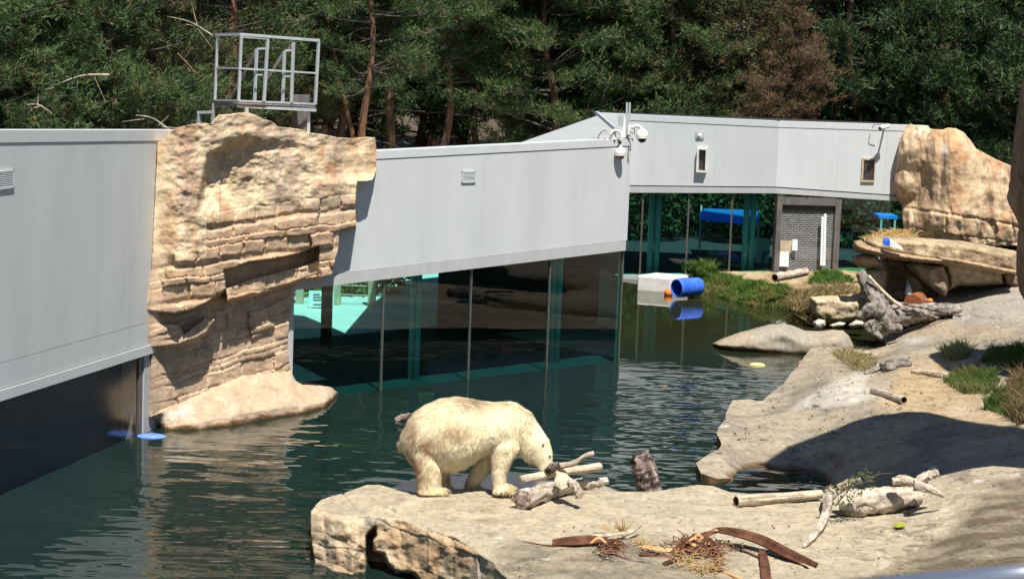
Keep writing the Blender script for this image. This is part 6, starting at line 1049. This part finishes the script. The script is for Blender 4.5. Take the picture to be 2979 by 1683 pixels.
def pine_mesh(seed, h, z0, rad, nb, tuft, ntuft, c1, c2, c3, flatk=1.0, dead=10, trunk_r=.22, lean=.3, dens_z=None, trunkmat='trunk', fork=False, tk=9):
    """returns (trunk mesh, limb mesh, crown mesh): branches in loose whorls carrying needle tufts"""
    r = np.random.default_rng(seed); ax = np.array([r.normal() * lean, r.normal() * lean, h]); tz = lambda z: np.array([ax[0], ax[1], 0]) * (z / h) ** 1.3 + np.array([.25 * math.sin(z * .7 + seed), .2 * math.sin(z * .9 + 2 * seed), z])
    tp = [tz(z) for z in np.linspace(0, h, 14)]; T = MB().tube(tp, list(np.linspace(trunk_r, trunk_r * .12, 14)), 10, .12, 4, True, seed)
    if fork: T.tube([tz(2.0), tz(3.4) + [-.45, .1, 0], tz(5.2) + [-1.15, .2, 0], tz(7.5) + [-1.9, .2, .3]], [trunk_r * .6, trunk_r * .5, trunk_r * .38, trunk_r * .2], 8, .12, 4, True, seed + 1)
    B = MB(); Cs = []; Ds = []; Sz = []; Sh = []
    for i in range(nb):
        z = z0 + (h - z0) * (r.random() ** 1.05); t = (z - z0) / (h - z0); R = rad * (1 - t) ** .55 * (.55 + .6 * r.random()) * min(1, .45 + t * 4) ; an = r.uniform(0, 2 * math.pi); d = np.array([math.cos(an), math.sin(an), r.uniform(-.15, .45)]); b0 = tz(z)
        p1 = b0 + d * R * .5 + [0, 0, r.normal() * .15]; p2 = b0 + d * R + [0, 0, r.uniform(-.1, .5)]; B.tube([b0, p1, p2], [.05 * (1 - .6 * t) + .01, .03, .012], 5)
        m_ = max(3, int(ntuft * (R / rad)))
        # several sprays along each branch
        for j in range(4):
            s0 = .35 + .65 * (j + r.random()) / 4; c = b0 + (p2 - b0) * s0 + np.array([0, 0, .1]); sd = np.array([math.cos(an + r.normal() * .9), math.sin(an + r.normal() * .9), r.uniform(0, .5)]); ln = R * r.uniform(.2, .4)
            q = c + sd * ln; B.tube([c, q], [.014, .006], 4); w_ = r.random(m_) ** .7
            Cs.append(c + sd * (ln * w_)[:, None] + r.normal(size=(m_, 3)) * np.array([.2, .2, .13]) * flatk); Ds.append(sd * .5 + np.array([0, 0, .5]) + d * .3 + np.zeros((m_, 3))); Sz.append(tuft * r.uniform(.7, 1.25, m_)); Sh.append(np.full(m_, r.random()))
    for i in range(dead):
        z = r.uniform(max(1.5, z0 - 4), z0 + 2.5); an = r.uniform(0, 2 * math.pi); b0 = tz(z); L_ = r.uniform(.5, 1.6); e = b0 + np.array([math.cos(an), math.sin(an), r.uniform(-.35, .5)]) * L_; B.tube([b0, (b0 + e) / 2 + r.normal(size=3) * .12, e], [.03, .02, .008], 4)
    C = np.concatenate(Cs); D = np.concatenate(Ds); S = np.concatenate(Sz); sh = np.concatenate(Sh)[:, None]; k = np.clip(sh + r.normal(size=sh.shape) * .22, 0, 1); cols = np.array(c1) * (1 - k) + np.array(c2) * k; dd = (r.random(len(C)) < .10)[:, None]; cols = np.where(dd, np.array(c3), cols)
    V_, F, CC = needles(C, D, S, cols, r, tk); return T, B, (V_, F, CC)
def proto(name, seed, tm, **kw):
    T, B, (V_, F, CC) = pine_mesh(seed, **kw); root = empty(name); T.build('trunk', M[tm], root, True); B.build('limbs', M['twig'], root)['kind'] = 'stuff'; o = mkf('crown', V_, F, M['needle'], root, False, CC); o['kind'] = 'stuff'; return root
PG = dict(c1=(.036, .074, .024), c2=(.105, .155, .055), c3=(.15, .13, .055)); PD = dict(c1=(.028, .062, .024), c2=(.078, .128, .048), c3=(.10, .10, .045)); PB = dict(c1=(.11, .075, .038), c2=(.21, .14, .075), c3=(.24, .14, .10)); PO = dict(c1=(.06, .082, .030), c2=(.14, .14, .06), c3=(.18, .12, .06))
PR = {'low': [proto('pine_tree', s, 'trunk', h=13 + s % 3, z0=1.2, rad=3.3, nb=130, tuft=.215, ntuft=24, dead=16, trunk_r=.2, **PG) for s in (11, 12)],
      'high': [proto('pine_tree', s, tm, h=17, z0=4.8, rad=3.5, nb=115, tuft=.215, ntuft=24, dead=16, trunk_r=.19, fork=(s == 22), **PG) for s, tm in ((21, 'trunk'), (22, 'trunko'))],
      'dark': [proto('pine_tree', s, 'trunk', h=16, z0=1.5, rad=3.4, nb=140, tuft=.24, ntuft=24, dead=6, trunk_r=.24, flatk=1.3, **PD) for s in (31, 32)],
      'brown': [proto('cedar_tree', 41, 'trunk', h=15, z0=1.2, rad=3.6, nb=190, tuft=.19, ntuft=24, dead=10, trunk_r=.22, **PB)],
      'olive': [proto('pine_tree', 51, 'trunk', h=14, z0=2.4, rad=3.1, nb=115, tuft=.205, ntuft=22, dead=26, trunk_r=.22, **PO)]}
# (u in the photo, distance, kind, variant, scale, z base, label)
TREES = [(-60, 56, 'low', 0, 1.0, 0.8, 'bushy green pine at the far left above the grey wall'), (120, 58, 'low', 1, 1.0, 0.8, 'bushy green pine second from the left above the grey wall'), (300, 60, 'low', 0, .95, 0.8, 'green pine above the right half of the left wall'), (450, 64, 'olive', 0, 1.0, 0.8, 'thin pine with bare pale branches left of the steel platform'),
    (668, 66, 'high', 1, 1.0, 0.8, 'forked pine with a bright orange trunk behind the steel platform'), (30, 70, 'olive', 0, 1.1, .9, 'olive pine behind the far left pines'), (225, 72, 'low', 1, 1.15, .9, 'tall green pine behind the left wall, between the front pines'), (560, 74, 'low', 0, 1.05, .9, 'green pine behind the left rail of the platform'), (790, 78, 'olive', 0, 1.1, .9, 'olive pine seen through the platform rails'),
    (975, 80, 'high', 0, 1.0, .9, 'pine with a reddish trunk right of the platform'), (1072, 76, 'high', 1, .95, .9, 'pine with pale peeling trunk at the right end of the carved rock'), (1140, 79, 'high', 0, 1.05, .9, 'thick brown pine trunk behind the left end of the middle wall'), (1290, 82, 'high', 0, 1.0, .9, 'pine with a slim red trunk above the middle wall'), (1400, 88, 'high', 0, .9, .9, 'pine with a short lit trunk above the middle wall'), (1500, 84, 'high', 1, 1.0, .9, 'pine with an orange trunk foot near the roof wedge'),
    (1590, 82, 'low', 1, 1.1, .9, 'drooping green pine left of the roof wedge'), (1720, 84, 'low', 0, 1.15, .9, 'green pine directly behind the roof wedge'), (1850, 86, 'olive', 0, 1.15, .9, 'olive pine behind the dome cameras'), (1960, 84, 'low', 1, 1.1, .9, 'green pine behind the left part of the far wall'), (2090, 85, 'olive', 0, 1.05, .9, 'loose olive pine behind the narrow slot window'),
    (2230, 88, 'brown', 0, 1.0, .9, 'browning cedar behind the middle of the far wall'), (2350, 90, 'brown', 0, 1.1, .9, 'pinkish-brown dying cedar right of the first'), (2290, 82, 'brown', 0, .62, .9, 'low brown cedar just above the far wall coping'), (2480, 86, 'dark', 0, 1.1, .9, 'dark green pine above the right part of the far wall'), (2610, 88, 'dark', 1, 1.15, .9, 'dark green pine behind the left boulder'), (2740, 86, 'dark', 0, 1.2, .9, 'dark green pine behind the main boulder'), (2870, 88, 'dark', 1, 1.1, .9, 'dark green pine above the boulder slope'), (3000, 86, 'dark', 0, 1.1, .9, 'dark green pine at the far right edge'),
    (700, 92, 'dark', 1, 1.2, 1, 'dark pine deep behind the platform'), (880, 94, 'dark', 0, 1.2, 1, 'dark pine in the second row right of the platform'), (1040, 96, 'dark', 1, 1.25, 1, 'dark pine in the second row behind the paired trunks'), (1220, 97, 'dark', 0, 1.25, 1, 'dark pine in the second row above the wall vent'), (1370, 98, 'dark', 1, 1.25, 1, 'dark pine in the second row left of the roof wedge'), (1560, 98, 'dark', 0, 1.3, 1, 'dark pine in the second row behind the drooping pine'), (1780, 100, 'dark', 1, 1.3, 1, 'dark pine in the second row above the camera mast'), (2000, 100, 'low', 0, 1.4, 1, 'tall green pine in the second row behind the speaker box'), (2440, 102, 'dark', 0, 1.3, 1, 'dark pine in the second row right of the brown cedars'), (380, 84, 'dark', 0, 1.15, 1, 'dark pine in the second row left of the platform'), (120, 86, 'dark', 1, 1.2, 1, 'dark pine in the second row at far left'), (2700, 104, 'dark', 1, 1.3, 1, 'dark pine in the last row above the boulders'), (2950, 104, 'dark', 0, 1.3, 1, 'dark pine in the last row at far right'),
    (620, 112, 'dark', 0, 1.5, 1, 'dim pine far back behind the orange trunk'), (960, 114, 'dark', 1, 1.5, 1, 'dim pine far back right of the platform'), (1260, 114, 'dark', 0, 1.5, 1, 'dim pine far back above the middle wall'), (1470, 114, 'dark', 1, 1.5, 1, 'dim pine far back left of the roof wedge'), (1150, 120, 'dark', 1, 1.6, 1, 'dimmest pine between the middle trunks'), (1680, 116, 'dark', 0, 1.5, 1, 'dim pine far back above the roof wedge')]
used = set()
for k, (u, y, kd, vr, sc_, zb_, lab) in enumerate(TREES):
    pr = PR[kd][vr % len(PR[kd])]; t = copy_tree(pr) if id(pr) in used else pr; used.add(id(pr))
    x = py(float(u), 300., y)[0]; t.location = (x, y, zb_); t.rotation_euler = (0, 0, 0 if lab.startswith('forked') else (k * 2.399 + 1) % 6.283); t.scale = (sc_, sc_, sc_); tag(t, lab, 'tree', 'trees of the wood behind the gallery')
# bare pale dead branches standing out of the left pines
r = np.random.default_rng(77)
for k, (a, b, y, lab) in enumerate((((486, 48), (620, 105), 60.5, 'pale dead bough pointing left beside the platform top'), ((516, 155), (620, 300), 61, 'leaning orange bough below the dead bough'), ((160, 248), (318, 218), 54.5, 'pale bare twig across the left pines'), ((75, 305), (150, 332), 54, 'pale dead twigs low in the leftmost pines'), ((395, 335), (492, 378), 56, 'pale dead branch dipping to the carved rock'))):
    p0, p1 = py(float(a[0]), float(a[1]), y), py(float(b[0]), float(b[1]), y + .6); m_ = (p0 + p1) / 2 + [0, 0, .12]; root = empty('dead_branch', lab, 'branch', 'dead branches'); mk('bough', *tube_mesh([p0, m_, p1], [.02, .05, .10] if k == 1 else [.008, .02, .035], 7, .1, 3), M['trunko'] if k == 1 else M['wood'], root, True)
    for j in range(3): c = p0 + (p1 - p0) * r.uniform(.2, .8); mk('twig', *tube_mesh([c, c + np.array([r.normal() * .4, .1, r.normal() * .3])], [.014, .005], 5), M['wood'], root)
